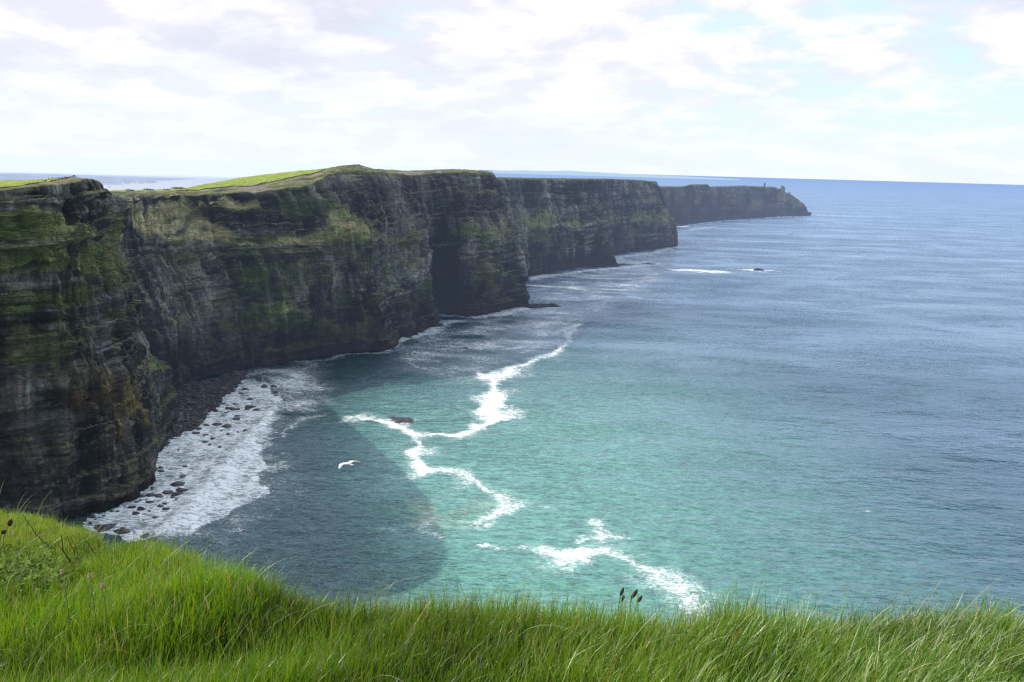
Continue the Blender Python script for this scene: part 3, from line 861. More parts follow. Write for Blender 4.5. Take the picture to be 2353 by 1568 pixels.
# warp so that the foam strokes wander
wx = SX + 7 * fbm(SX / 28, SY / 28, 0, 4, 201) + 1.6 * fbm(SX / 5, SY / 5, 0, 2, 203)
wy = SY + 11 * fbm(SX / 28, SY / 28, 5, 4, 202) + 2.2 * fbm(SX / 5, SY / 5, 0, 2, 204)
STROKES = [
    [(1330, 745, 3, .75), (1300, 790, 4, .75), (1265, 815, 5, .9), (1215, 830, 6, .95), (1170, 850, 7, 1.0), (1140, 863, 8, 1.2), (1105, 868, 5, 1.0)],
    [(1092, 850, 3, .8), (1105, 844, 3, .7), (1100, 858, 3, .9), (1130, 872, 5, 1.1)],
    [(1130, 872, 4, 1.1), (1126, 893, 5, 1.1), (1136, 915, 9, 1.35), (1130, 940, 9, 1.35), (1140, 955, 8, 1.3), (1118, 975, 6, 1.2), (1082, 995, 6, 1.3), (1045, 1003, 5, 1.2), (1000, 998, 3.5, 1.1), (960, 1001, 5.5, 1.3), (930, 988, 6, 1.2), (895, 970, 6, 1.15), (850, 962, 5, 1.05), (815, 966, 4, .8)],
    [(955, 1008, 3, .8), (975, 1028, 5, 1.1), (958, 1048, 6, 1.25), (968, 1080, 6, 1.2), (1000, 1070, 5, .8), (1050, 1083, 5.5, .8), (1095, 1103, 6, 1.0), (1130, 1128, 4.5, .9), (1150, 1155, 5, .85), (1135, 1188, 5.5, 1.1), (1175, 1165, 4.5, .8)],
    [(1358, 1200, 2.5, .7), (1375, 1215, 2.5, .7), (1368, 1235, 2.5, .8), (1330, 1250, 2, .8)],
    [(1345, 1240, 2.5, .9), (1385, 1234, 3.5, .95), (1425, 1238, 2.2, .7)],
    [(1250, 1268, 3, .9), (1300, 1281, 5.5, 1.35), (1350, 1274, 5, 1.25), (1400, 1270, 4, .9), (1450, 1283, 3.5, .8), (1490, 1308, 4.5, .85), (1530, 1332, 5, .85), (1570, 1358, 6.5, .95), (1600, 1390, 6, .85)],
    [(1118, 1265, 2.2, .8), (1158, 1266, 2.5, .85)], [(1158, 1266, 1, .6), (1250, 1262, 1, .6)],
    [(1010, 1190, 2, .6), (978, 1215, 1.6, .65), (1015, 1238, 1.6, .7)], [(880, 1208, 2.5, .65), (905, 1205, 2.5, .65)],
    [(1240, 1160, 1.2, .5), (1265, 1165, 2, .6)],
    # round the dark reef
    [(780, 965, 4, .75), (830, 962, 5, .95), (880, 962, 4, .9), (935, 966, 3, .8), (955, 962, 3, .6)],
    [(650, 995, 2, .75), (690, 965, 2, .75), (735, 955, 1.5, .55)], [(650, 1000, 3, .55), (610, 1010, 3, .6)],
    # feet of the middle cliff
    [(660, 833, 4, .55), (740, 830, 3, .6), (800, 812, 3, .7), (880, 808, 3, .75)],
    [(560, 860, 8, .75), (640, 850, 7, .6), (720, 842, 6, .55), (700, 835, 5, .55)],
    [(897, 800, 9, 1.0), (900, 788, 8, 1.2), (925, 777, 10, 1.1), (985, 764, 10, 1.0), (1005, 748, 9, 1.1), (1045, 738, 10, 1.0)],
    [(990, 722, 10, 1.1), (1030, 726, 11, 1.0), (1100, 732, 11, 1.0), (1160, 720, 13, 1.15), (1215, 707, 10, 1.1), (1282, 706, 10, 1.1)],
    [(1008, 795, 6, .8), (1060, 800, 7, 1.0), (1085, 800, 5, .8)], [(1000, 795, 4, .55), (930, 792, 3, .5)],
    [(940, 828, 2.5, .6), (960, 845, 2, .65), (1000, 853, 2.5, .6), (1050, 845, 2.5, .55)],
    [(1060, 815, 2.5, .65), (1100, 820, 2.5, .7), (1115, 830, 2.5, .65)],
    [(1180, 800, 4, .75), (1210, 795, 4, .75), (1290, 792, 4, .7)], [(1200, 812, 4, .6), (1250, 790, 3, .55)],
    [(1210, 765, 4, .55), (1280, 765, 6, .65), (1330, 745, 4, .7), (1300, 760, 5, .7), (1310, 775, 5, .7)],
    [(1120, 750, 3, .55), (1180, 745, 3, .55), (1240, 735, 4, .6), (1300, 740, 4, .65)], [(1130, 775, 3, .5), (1190, 770, 3, .5)],
    [(1235, 684, 3, .8), (1330, 683, 3, .8)], [(1360, 682, 2.5, .6), (1450, 682, 2.5, .6), (1520, 690, 2.5, .6)], [(1340, 700, 3, .65), (1390, 692, 3, .6), (1365, 715, 3, .6)],
    [(1205, 642, 14, 1.0), (1240, 636, 16, 1.2), (1285, 630, 12, 1.0)],
    [(1300, 630, 14, 1.0), (1340, 622, 16, 1.1), (1400, 618, 16, 1.1), (1450, 613, 14, 1.0), (1515, 606, 10, .9)], [(1350, 633, 11, .9), (1405, 633, 11, .9)],
    [(1405, 605, 16, .9), (1425, 591, 30, 1.0), (1470, 585, 30, 1.05), (1510, 580, 20, .95), (1530, 573, 14, .9), (1560, 567, 12, 1.0)],
    [(1550, 620, 13, 1.0), (1600, 622, 14, 1.2), (1660, 624, 10, 1.0)], [(1690, 619, 9, .9), (1740, 621, 14, 1.0), (1770, 622, 9, .8)],
    [(1560, 557, 6, .55), (1660, 557, 6, .5)], [(1420, 660, 3, .45), (1500, 640, 4, .4)], [(1655, 595, 5, .4), (1720, 600, 6, .45)],
    [(1565, 521, 12, .9), (1600, 515, 12, .9), (1660, 508, 12, .9), (1720, 504, 10, .9), (1790, 500, 10, .9), (1859, 496, 10, .9)],
    [(1660, 512, 14, .8), (1700, 512, 14, .8)], [(1580, 530, 16, .45), (1640, 520, 16, .5)],
    [(1862, 493, 14, 1.0), (1900, 494, 14, 1.0), (1960, 497, 14, .6)], [(1600, 520, 12, .7), (1640, 514, 12, .7)],
    [(545, 868, 9, .9), (560, 880, 9, .9), (600, 895, 9, .7), (640, 900, 8, .55), (700, 905, 7, .45)], [(600, 925, 8, .6), (670, 905, 7, .5), (740, 912, 5, .45)],
]
WMOD = np.clip(0.85 + 1.35 * fbm(SX / 17, SY / 17, 9, 3, 251), 0.35, 1.8)
foam = np.zeros_like(SX)
for st_ in STROKES:
    foam = np.maximum(foam, polyfield(wx, wy, st_, 1))
SURF = [(180, 1195), (300, 1140), (345, 1095), (335, 1040), (360, 1020), (440, 980), (500, 930), (520, 900), (555, 868), (600, 880), (650, 915), (640, 940), (600, 990), (590, 1020), (612, 1085), (575, 1100), (630, 1135), (560, 1165), (510, 1195), (430, 1225), (370, 1245), (300, 1250), (220, 1225)]
inside = in_poly(wx, wy, SURF)
for poly_, base_ in (([(890, 800), (1000, 750), (1210, 705), (1340, 690), (1330, 760), (1180, 830), (1090, 870), (940, 860)], 0.47), ([(545, 850), (660, 835), (760, 850), (740, 930), (650, 1000), (600, 1010), (640, 930), (565, 870)], 0.56),
                     ([(1205, 640), (1420, 585), (1560, 570), (1520, 640), (1380, 720), (1230, 700)], 0.42), ([(560, 1010), (640, 1000), (700, 1120), (560, 1210), (400, 1260), (520, 1190), (610, 1100)], 0.34)):
    mk = in_poly(wx, wy, poly_).astype(float)
    mk = smooth_u(smooth_u(mk, 20, 0), 20, 1)
    foam = np.maximum(foam, base_ * mk * np.clip(0.95 + 1.5 * fbm(SX / 34, SY / 20, 2, 3, 219), 0.05, 1.9))
c0_, c1_ = sea_pt(640, 925)[:2], sea_pt(365, 1243)[:2]
cn = np.array([-(c1_ - c0_)[1], (c1_ - c0_)[0]]) / np.hypot(*(c1_ - c0_))
pd_ = (SX - c0_[0]) * cn[0] + (SY - c0_[1]) * cn[1] + 5 * fbm(SX / 22, SY / 22, 7, 3, 213)
rows_ = 0.5 + 0.5 * np.cos(pd_ / 13.0 * 2 * PI)
surf = np.where(inside, 0.98 + 0.20 * rows_ + 0.30 * fbm(SX / 12, SY / 12, 3, 3, 211), 0)
crest_pts = [(642, 925, 3, 1), (600, 975, 4, 1), (540, 1040, 5, 1), (490, 1100, 6, 1), (440, 1160, 6, 1), (400, 1205, 6, 1), (365, 1243, 5, 1)]
crest = polyfield(SX, SY, crest_pts, 1)
front = polyfield(wx, wy, [(625, 950, 5, 1.15), (580, 1010, 9, 1.25), (545, 1070, 15, 1.3), (500, 1130, 15, 1.35), (445, 1185, 14, 1.35), (400, 1220, 9, 1.3)], 1)
foam = np.maximum(foam, np.maximum(surf, front))
# water colour: milky green over the shallow bay, deep blue outside
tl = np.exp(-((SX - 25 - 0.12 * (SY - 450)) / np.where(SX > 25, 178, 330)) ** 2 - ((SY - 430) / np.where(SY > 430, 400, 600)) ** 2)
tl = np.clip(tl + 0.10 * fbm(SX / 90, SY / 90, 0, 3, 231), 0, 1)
cliff_shade = sstep(30, -60, (SX + 34 + np.interp(SY, [300, 356, 407, 472, 610, 700, 780], [0, 0, 15, 50, 103, 95, 20])))  # cliff shadow on the sea, also painted into the water colour
tl = tl * (1 - 0.55 * cliff_shade)
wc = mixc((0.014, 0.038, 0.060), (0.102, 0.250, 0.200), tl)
wc = mixc(wc, (0.062, 0.088, 0.084), 0.45 * cliff_shade * sstep(1000, 700, SY))
sand = polyfield(wx, wy, [(945, 1160, 4, .35), (985, 1180, 5, .55), (1010, 1195, 3, .3)], 1) + polyfield(wx, wy, [(1100, 1150, 6, .25), (1060, 1180, 7, .25)], 1)
wc = mixc(wc, (0.34, 0.36, 0.24), np.clip(sand, 0, 1))
SZ = 1.8 * crest * np.where(inside | True, 1, 1) + 0.35 * np.clip(front, 0, 1)
SZ = SZ + 0.5 * fbm(SX / 30, SY / 18, 0, 2, 241) * np.exp(-SY / 1500)
sea_me = raw_mesh('sea', np.stack([SX, SY, SZ], 2), grid_faces(*SX.shape, flip=True), 4, wc, {'foam': foam, 'calm_sheen': sstep(-0.14, -0.24, SX / SY) * sstep(2200, 3400, SY)}, smooth=True)

m, nt = new_mat('sea_water')
p = pos(nt)
R1 = (0, 0, math.radians(12))
w1 = noise(nt, mapping(nt, p, (0.10, 0.24, 0.2), R1), 1.0, 3, 0.6)
w2 = noise(nt, mapping(nt, p, (0.30, 0.75, 0.3), (0, 0, math.radians(18))), 1.0, 1, 0.6)
w3 = noise(nt, mapping(nt, p, (0.022, 0.05, 0.03), (0, 0, math.radians(20))), 1.0, 3, 0.55)
wind = noise(nt, mapping(nt, p, (0.0016, 0.0075, 0.01), (0, 0, math.radians(6))), 1.0, 5, 0.6, 0.6)
hgt = mth(nt, 'ADD', mth(nt, 'ADD', mth(nt, 'MULTIPLY', w1, 2.4), mth(nt, 'MULTIPLY', w2, 0.65)), mth(nt, 'MULTIPLY', w3, 7.0))
gust = noise(nt, mapping(nt, p, (0.0075, 0.016, 0.01), (0, 0, math.radians(-14))), 1.0, 3, 0.55, 0.5)
bn = nt.nodes.new('ShaderNodeBump')
bn.inputs['Distance'].default_value = 1.0
nt.links.new(maprange(nt, gust, 0.36, 0.62, 0.45, 1.0, True), bn.inputs['Strength'])
nt.links.new(hgt, bn.inputs['Height'])
nb = bn.outputs[0]
wcol = attr(nt, 'Col').outputs['Color']
chop = maprange(nt, mth(nt, 'ADD', mth(nt, 'MULTIPLY', w1, 0.6), mth(nt, 'MULTIPLY', w2, 0.4)), 0.36, 0.64, 0.52, 1.45)  # ripple shading painted into the water colour; the diffuse has no bump
sv = nt.nodes.new('ShaderNodeVectorMath')
sv.operation = 'SCALE'
nt.links.new(wcol, sv.inputs[0])
nt.links.new(chop, sv.inputs['Scale'])
dif = nt.nodes.new('ShaderNodeBsdfDiffuse')
nt.links.new(sv.outputs[0], dif.inputs[0])
gl = nt.nodes.new('ShaderNodeBsdfGlossy')
gl.inputs['Color'].default_value = (0.57, 0.70, 0.90, 1)
nt.links.new(maprange(nt, wind, 0.35, 0.65, 0.20, 0.28), gl.inputs['Roughness'])
nt.links.new(nb, gl.inputs['Normal'])
fr = nt.nodes.new('ShaderNodeFresnel')
fr.inputs['IOR'].default_value = 1.33
nt.links.new(nb, fr.inputs['Normal'])
ff = mth(nt, 'MULTIPLY', mth(nt, 'MINIMUM', mth(nt, 'ADD', mth(nt, 'MULTIPLY', fr.outputs[0], 1.45), -0.02), 0.64), maprange(nt, wind, 0.3, 0.7, 0.88, 1.08))
wsh = nt.nodes.new('ShaderNodeMixShader')
nt.links.new(ff, wsh.inputs[0])
nt.links.new(dif.outputs[0], wsh.inputs[1])
nt.links.new(gl.outputs[0], wsh.inputs[2])
# foam
fa = attr(nt, 'foam').outputs['Fac']
f1 = noise(nt, mapping(nt, p, (0.16, 0.30, 0.2), (0, 0, math.radians(-8))), 1.0, 5, 0.62, 1.5)
f2 = noise(nt, mapping(nt, p, (0.55, 1.1, 0.5), (0, 0, math.radians(6))), 1.0, 4, 0.66, 0.4)
fn = mth(nt, 'ADD', mth(nt, 'MULTIPLY', f1, 0.76), mth(nt, 'MULTIPLY', f2, 0.24))
thr = mth(nt, 'ADD', mth(nt, 'MULTIPLY', fa, 0.82), mth(nt, 'MULTIPLY', mth(nt, 'SUBTRACT', fn, 0.5), 3.7))
fm = maprange(nt, thr, 0.38, 1.14, 0, 1, True)
fm = mth(nt, 'MULTIPLY', fm, maprange(nt, fa, 0.06, 0.3, 0, 1), True)
f3 = noise(nt, mapping(nt, p, (0.35, 0.8, 0.5), (0, 0, math.radians(10))), 1.0, 4, 0.72, 1.2)
lace = mth(nt, 'MULTIPLY', maprange(nt, f3, 0.50, 0.60, 0, 1), maprange(nt, fa, 0.05, 0.7, 0, 0.8))
fm = mth(nt, 'MAXIMUM', fm, lace)
fm = mth(nt, 'MAXIMUM', fm, maprange(nt, fa, 0.5, 1.1, 0, 0.30))
# scattered whitecap flecks
fl = noise(nt, mapping(nt, p, (0.12, 0.5, 0.2), (0, 0, math.radians(14))), 1.0, 6, 0.72)
calm_sheen = attr(nt, 'calm_sheen').outputs['Fac']
fm = mth(nt, 'MAXIMUM', fm, mth(nt, 'MULTIPLY', maprange(nt, fl, 0.795, 0.83, 0, 0.7), mth(nt, 'SUBTRACT', 1.0, calm_sheen)))
foamb = princ(nt, mixrgb(nt, maprange(nt, fn, 0.38, 0.6), (0.80, 0.84, 0.85), (0.97, 0.97, 0.97)), 0.9, 0.1, bump(nt, fn, 0.8, 1.2))
fmx = nt.nodes.new('ShaderNodeMixShader')
nt.links.new(fm, fmx.inputs[0])
nt.links.new(wsh.outputs[0], fmx.inputs[1])
nt.links.new(foamb, fmx.inputs[2])
bay = nt.nodes.new('ShaderNodeEmission')  # sky sheen on the far bay, painted as a glow
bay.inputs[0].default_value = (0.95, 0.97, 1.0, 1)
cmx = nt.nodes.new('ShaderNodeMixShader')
nt.links.new(mth(nt, 'MULTIPLY', calm_sheen, 0.85), cmx.inputs[0])
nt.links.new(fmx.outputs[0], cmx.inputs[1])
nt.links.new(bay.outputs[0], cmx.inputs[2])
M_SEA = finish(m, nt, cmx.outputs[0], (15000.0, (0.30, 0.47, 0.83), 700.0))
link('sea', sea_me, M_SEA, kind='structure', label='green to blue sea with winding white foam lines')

# ------------------------------------------------------------------ world and sun
SUN_AZ = np.array([-0.95, 0.31])
SUN_AZ = SUN_AZ / np.linalg.norm(SUN_AZ)
SUN_EL = math.radians(37.5)
wd = bpy.data.worlds.new('World')
SC.world = wd
wd.use_nodes = True
wd.cycles.sampling_method = 'MANUAL'
wd.cycles.sample_map_resolution = 1024
nt = wd.node_tree
nt.nodes.clear()
sky = nt.nodes.new('ShaderNodeTexSky')
sky.sky_type = 'NISHITA'
sky.sun_disc = False
sky.sun_elevation = SUN_EL
sky.sun_rotation = math.atan2(SUN_AZ[0], SUN_AZ[1])
sky.air_density = 1.0
sky.dust_density = 0.6
tc = nt.nodes.new('ShaderNodeTexCoord').outputs['Generated']
sp = nt.nodes.new('ShaderNodeSeparateXYZ')
nt.links.new(tc, sp.inputs[0])
zc = mth(nt, 'MAXIMUM', sp.outputs[2], 0.0)
zd = mth(nt, 'ADD', zc, 0.25)
cb = nt.nodes.new('ShaderNodeCombineXYZ')
CLOUD = (5.5, 14.2)
nt.links.new(mth(nt, 'ADD', mth(nt, 'DIVIDE', sp.outputs[0], zd), CLOUD[0]), cb.inputs[0])
nt.links.new(mth(nt, 'ADD', mth(nt, 'DIVIDE', sp.outputs[1], zd), CLOUD[1]), cb.inputs[1])
n1 = noise(nt, cb.outputs[0], 3.6, 8, 0.56, 0.1)
n2 = noise(nt, mapping(nt, cb.outputs[0], (1, 1, 1), (0, 0, 0.7)), 0.95, 4, 0.5, 0.15)
lat = mth(nt, 'ADD', mth(nt, 'MULTIPLY', sp.outputs[0], -0.17), 0.035)
dens = mth(nt, 'ADD', mth(nt, 'ADD', mth(nt, 'MULTIPLY', n1, 0.55), mth(nt, 'MULTIPLY', n2, 0.45)), lat)
front = mth(nt, 'MULTIPLY', maprange(nt, sp.outputs[1], -0.25, 0.35, 0, 1, True), maprange(nt, sp.outputs[2], 0.60, 0.92, 1, 0, True))
dens = mth(nt, 'SUBTRACT', dens, mth(nt, 'MULTIPLY', mth(nt, 'SUBTRACT', 1.0, front), 0.16))
cover = maprange(nt, dens, 0.34, 0.50, 0, 1, True)
shade = maprange(nt, n2, 0.36, 0.60, 0, 1, True)
nup = noise(nt, mapping(nt, cb.outputs[0], (1, 0.93, 1)), 3.6, 8, 0.56, 0.1)
nbig = noise(nt, mapping(nt, cb.outputs[0], (1, 1.5, 1), (0, 0, 0.3)), 0.9, 5, 0.55, 0.2)
grey = maprange(nt, nbig, 0.50, 0.66, 0, 1, True)
shade2 = maprange(nt, mth(nt, 'ADD', mth(nt, 'MULTIPLY', n1, 1.6), mth(nt, 'MULTIPLY', nup, -0.8)), 0.24, 0.54, 0, 1, True)
cw = mixrgb(nt, shade2, (8.7, 8.75, 9.8), (10.8, 10.7, 10.9))
cw = mixrgb(nt, mth(nt, 'MULTIPLY', grey, 0.62), cw, (7.0, 7.3, 9.0))
cloudc = cw
lowblue = mixrgb(nt, mth(nt, 'MULTIPLY', front, 0.9), sky.outputs[0], (7.8, 10.3, 11.4))
mixed = mixrgb(nt, cover, lowblue, cloudc)
hz = maprange(nt, sp.outputs[2], 0.0, 0.16, 1, 0, True)
mixed = mixrgb(nt, mth(nt, 'MULTIPLY', hz, 0.75), mixed, (9.2, 10.0, 10.5))
zen = mth(nt, 'ADD', 1.0, mth(nt, 'MULTIPLY', maprange(nt, sp.outputs[2], 0.25, 0.55, 0, 2.6, True), front))  # unseen sky above the view brightened to fill shaded foam and water
zv = nt.nodes.new('ShaderNodeVectorMath')
zv.operation = 'SCALE'
nt.links.new(mixed, zv.inputs[0])
nt.links.new(zen, zv.inputs['Scale'])
mixed = zv.outputs[0]
bg = nt.nodes.new('ShaderNodeBackground')
bg.inputs['Strength'].default_value = 0.1
nt.links.new(mixed, bg.inputs[0])
wo = nt.nodes.new('ShaderNodeOutputWorld')
nt.links.new(bg.outputs[0], wo.inputs[0])

sl = bpy.data.lights.new('sun', 'SUN')
sl.energy = 5.0
sl.angle = math.radians(0.53)
sl.color = (1.0, 0.95, 0.86)
so = bpy.data.objects.new('sun', sl)
COL.objects.link(so)
sd = Vector((SUN_AZ[0] * math.cos(SUN_EL), SUN_AZ[1] * math.cos(SUN_EL), math.sin(SUN_EL)))
so.rotation_euler = sd.to_track_quat('Z', 'Y').to_euler()
so.location = (-50, 20, 260)

# ------------------------------------------------------------------ camera
cd = bpy.data.cameras.new('camera')
cd.sensor_width = 36
cd.lens = 28
cd.clip_start = 0.1
cd.clip_end = 120000
co = bpy.data.objects.new('camera', cd)
COL.objects.link(co)
Mx = Matrix(((RT[0], UP[0], -FW[0], 0), (RT[1], UP[1], -FW[1], 0), (RT[2], UP[2], -FW[2], 200), (0, 0, 0, 1)))
co.matrix_world = Mx
SC.camera = co

# ------------------------------------------------------------------ hazy lowland beyond the bay
SHORE = np.array([(-400, 452), (0, 441), (200, 430), (240, 427.5), (300, 427), (345, 423), (400, 416), (470, 412), (520, 409.5), (700, 408), (1300, 406)])
ly = 4200 * 1.022 ** np.arange(125)
lq = np.linspace(-1.3, -0.045, 420)
LX = ly[:, None] * lq[None, :]
LY = np.broadcast_to(ly[:, None], LX.shape)
dl = np.hypot(LX, LY)
LFX = 1176.5 + (LX / LY) * FPX / KF * 0.985
shy = np.interp(LFX + 30 * fbm(LX / 700, LY / 500, 0, 3, 301), SHORE[:, 0], SHORE[:, 1])
shd = np.array([[0.0]])
# distance of the shoreline at sea level for that bearing
sh_tab = np.array([np.hypot(*sea_pt(a, b)[:2]) for a, b in SHORE])
shd = np.interp(LFX + 40 * fbm(LX / 600, LY / 400, 0, 4, 302), SHORE[:, 0], sh_tab) * (1 + 0.05 * fbm(LX / 900, LY / 500, 0, 4, 303))
inl = sstep(0, 260, dl - shd)
LZ = -6 + inl * (14 + 16 * (0.5 + fbm(LX / 1500, LY / 1100, 0, 4, 305)) * sstep(shd * 1.0, shd * 1.25, dl))
LZ = LZ + sstep(9000, 22000, dl) * (60 + 70 * fbm(LX / 5000, LY / 3000, 0, 4, 306)) * inl
pat = fbm(LX / 350, LY / 700, 0, 4, 307)
lc = mixc((0.05, 0.075, 0.035), (0.17, 0.19, 0.07), np.clip(0.5 + 1.2 * pat, 0, 1))
land_me = raw_mesh('lowland', np.stack([LX, LY, LZ], 2), grid_faces(*LX.shape, flip=True), 4, lc, smooth=True)
m, nt = new_mat('hazy_lowland')
c_ = attr(nt, 'Col').outputs['Color']
lp = pos(nt)
ln_ = noise(nt, mapping(nt, lp, (0.006, 0.003, 0.01)), 1.0, 5, 0.7)
cc = mixrgb(nt, maprange(nt, ln_, 0.4, 0.65), c_, (0.02, 0.035, 0.02))
dn = nt.nodes.new('ShaderNodeVectorMath')
dn.operation = 'DISTANCE'
nt.links.new(lp, dn.inputs[0])
dn.inputs[1].default_value = (0, 0, 200)
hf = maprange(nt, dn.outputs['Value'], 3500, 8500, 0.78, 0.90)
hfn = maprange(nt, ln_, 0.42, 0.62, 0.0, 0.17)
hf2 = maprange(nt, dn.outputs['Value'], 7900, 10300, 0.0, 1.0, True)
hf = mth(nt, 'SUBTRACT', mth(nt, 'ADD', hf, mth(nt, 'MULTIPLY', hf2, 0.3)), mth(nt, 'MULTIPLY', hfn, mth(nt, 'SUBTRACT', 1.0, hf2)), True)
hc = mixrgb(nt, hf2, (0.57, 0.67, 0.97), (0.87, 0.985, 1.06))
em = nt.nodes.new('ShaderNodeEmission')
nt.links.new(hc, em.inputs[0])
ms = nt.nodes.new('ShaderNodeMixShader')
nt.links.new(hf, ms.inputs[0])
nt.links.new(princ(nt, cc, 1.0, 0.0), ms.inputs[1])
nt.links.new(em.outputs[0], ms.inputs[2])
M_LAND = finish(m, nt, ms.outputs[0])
link('lowland', land_me, M_LAND, kind='structure', label='hazy blue lowland beyond the pale bay')

# faint headland on the horizon
ip = [(1090, 12), (1140, 60), (1200, 84), (1260, 92), (1300, 112), (1360, 92), (1420, 80), (1480, 60), (1540, 55), (1600, 40), (1650, 26), (1700, 10)]
V = []
for k in range(len(ip) * 8 - 7):
    i, t = divmod(k, 8)
    a, b = ip[i], ip[min(i + 1, len(ip) - 1)]
    x = a[0] + (b[0] - a[0]) * t / 8
    h = (a[1] + (b[1] - a[1]) * t / 8) * 1.3 + 8 * float(vnoise(x / 14.0, 0, 0, 3))
    for dd, zz in ((26000, -20), (26000, h * 0.25), (26600, h * 0.75), (27500, h), (29000, h * 0.8), (31000, -20)):
        q = at(x, 400, dd)
        V.append((q[0], q[1], zz))
V = np.array(V)
isl = raw_mesh('hills', V, grid_faces(len(V) // 6, 6), 4, np.tile((0.06, 0.08, 0.06), (len(V), 1)), smooth=True)
M_ISLE = mat_vcol('hazy_headland', 0.0006, 0.2, 1.0, haze=(11000.0, (0.56, 0.74, 0.98), 1000.0))
link('hills', isl, M_ISLE, kind='structure', label='faint blue headland low on the sea horizon')

# ------------------------------------------------------------------ white houses on the lowland
M_WHITE = mat_plain('limewash', (0.85, 0.85, 0.83), 0.06, 0.3, haze=(9000.0, (0.97, 0.98, 1.0), 1000.0))
M_SLATE = mat_plain('slate', (0.10, 0.11, 0.13), 0.2, 0.3, haze=(3500.0, (0.62, 0.70, 0.97), 1000.0))


def make_house(name, label, loc, L, W, Hh, rz, group):
    r = link(name, None, None, label=label, category='house', group=group)
    r.location = loc
    r.rotation_euler.z = rz
    x, y = L / 2, W / 2
    wv_ = [(-x, -y, -3), (x, -y, -3), (x, y, -3), (-x, y, -3), (-x, -y, Hh), (x, -y, Hh), (x, y, Hh), (-x, y, Hh), (-x, 0, Hh + W * .42), (x, 0, Hh + W * .42)]
    wf = [(0, 1, 5, 4), (2, 3, 7, 6), (1, 2, 6, 9, 5), (3, 0, 4, 8, 7)]
    link('wall', pymesh('house_wall', wv_, wf, False), M_WHITE, r)
    o, t = 0.5, 0.35
    rv = [(-x - o, -y - o, Hh - .1), (x + o, -y - o, Hh - .1), (x + o, 0, Hh + W * .42 + .3), (-x - o, 0, Hh + W * .42 + .3), (-x - o, y + o, Hh - .1), (x + o, y + o, Hh - .1)]
    rv += [(a, b, c + t) for a, b, c in rv]
    rf = [(0, 1, 2, 3), (3, 2, 5, 4), (9, 8, 7, 6), (10, 11, 8, 9), (0, 6, 7, 1), (4, 5, 11, 10), (0, 3, 9, 6), (3, 4, 10, 9), (1, 7, 8, 2), (2, 8, 11, 5)]
    ro = link('roof', pymesh('house_roof', rv, rf, False), M_SLATE, r)
    cv = [(a * .7 + s_ * x * .8, b * .7, c) for s_ in (1,) for c in (Hh + W * .3, Hh + W * .42 + 1.6) for a, b in ((-1, -1), (1, -1), (1, 1), (-1, 1))]
    link('chimney', pymesh('house_chimney', cv, [(0, 1, 5, 4), (1, 2, 6, 5), (2, 3, 7, 6), (3, 0, 4, 7), (4, 5, 6, 7)], False), M_WHITE, ro)
    return r


def dup(o, parent=None):
    c = o.copy()
    COL.objects.link(c)
    c.parent = parent
    for ch in list(o.children):
        dup(ch, c)
    return c


house0 = None
HS = [(304, 423, 26), (240, 427, 16), (251, 431, 16), (276, 428, 22), (283, 428, 14), (98, 416, 16), (106, 416, 18), (282, 421, 14), (188, 416, 18), (12, 425, 20), (18, 424, 16), (335, 421, 14), (270, 415, 14), (160, 413, 14), (60, 420, 16), (228, 420, 14), (316, 419, 16)]
for k, (fx, fy, L) in enumerate(HS):
    q = sea_pt(fx, fy, 16.0)
    rz = random.uniform(-0.6, 0.6)
    if k == 0:
        house0 = make_house('white_house', 'largest white house out on the hazy lowland right of the nearest cliff top', tuple(q), 20, 9, 6, rz, 'white houses on the lowland')
        house0.scale = (L / 20,) * 3
    else:
        h_ = dup(house0)
        h_.location = tuple(q)
        h_.rotation_euler.z = rz
        h_.scale = (L / 20,) * 3
        h_['label'] = 'tiny white house scattered on the hazy blue lowland beyond the bay'

# ------------------------------------------------------------------ flagstone walls beside the cliff path
M_WALL = mat_plain('flagstone', (0.17, 0.16, 0.14), 0.4, 1.5, haze=HAZE, bumpd=0.1)


def field_wall(w, row, u0, u1, label):
    j = int(np.argmin(np.abs(w['v'][0] - row)))
    ii = np.where((w['u'][:, 0] >= u0) & (w['u'][:, 0] <= u1))[0][::4]
    L = w['P'][ii, j]
    V = []
    for k, p in enumerate(L):
        t = L[min(k + 1, len(L) - 1)] - L[max(k - 1, 0)]
        nrm = np.array([-t[1], t[0], 0]) / (np.hypot(t[0], t[1]) + 1e-9) * 0.3
        top = 0.75 + 0.25 * float(vnoise(k * 0.7, 0, 0, 6))
        V += [p - nrm + (0, 0, -1.5), p - nrm * 0.8 + (0, 0, top), p + nrm * 0.8 + (0, 0, top), p + nrm + (0, 0, -1.5)]
    link('stone_wall', raw_mesh('stone_wall', np.array(V), grid_faces(len(L), 4), 4), M_WALL, label=label, category='wall')


field_wall(wA, 7.98, 2.2, 6.2, 'low dark stone wall along the path on the nearest cliff top')
field_wall(wB, 5.98, 3.5, 8.9, 'low dark stone wall below the green field on the middle cliff top')

# ------------------------------------------------------------------ bushes on the low saddle
M_BUSH = mat_plain('dark_bush', (0.035, 0.05, 0.02), 0.5, 0.6, haze=HAZE)


def make_bush(seed):
    rg = np.random.default_rng(seed)
    parts = []
    for k in range(60):
        c = rg.normal(0, 1, 3) * (3.2, 1.2, 0.8) + (0, 0, 1.3)
        if c[2] < 0:
            c[2] = 0.3
        for _ in range(6):
            a, b, d = rg.normal(0, 0.55, 3), rg.normal(0, 0.55, 3), c + rg.normal(0, 0.35, 3)
            parts.append(([tuple(d), tuple(d + a), tuple(d + b)], [(0, 1, 2)]))
    V, F = join_parts(parts)
    return pymesh('bush_foliage', V, F, False)


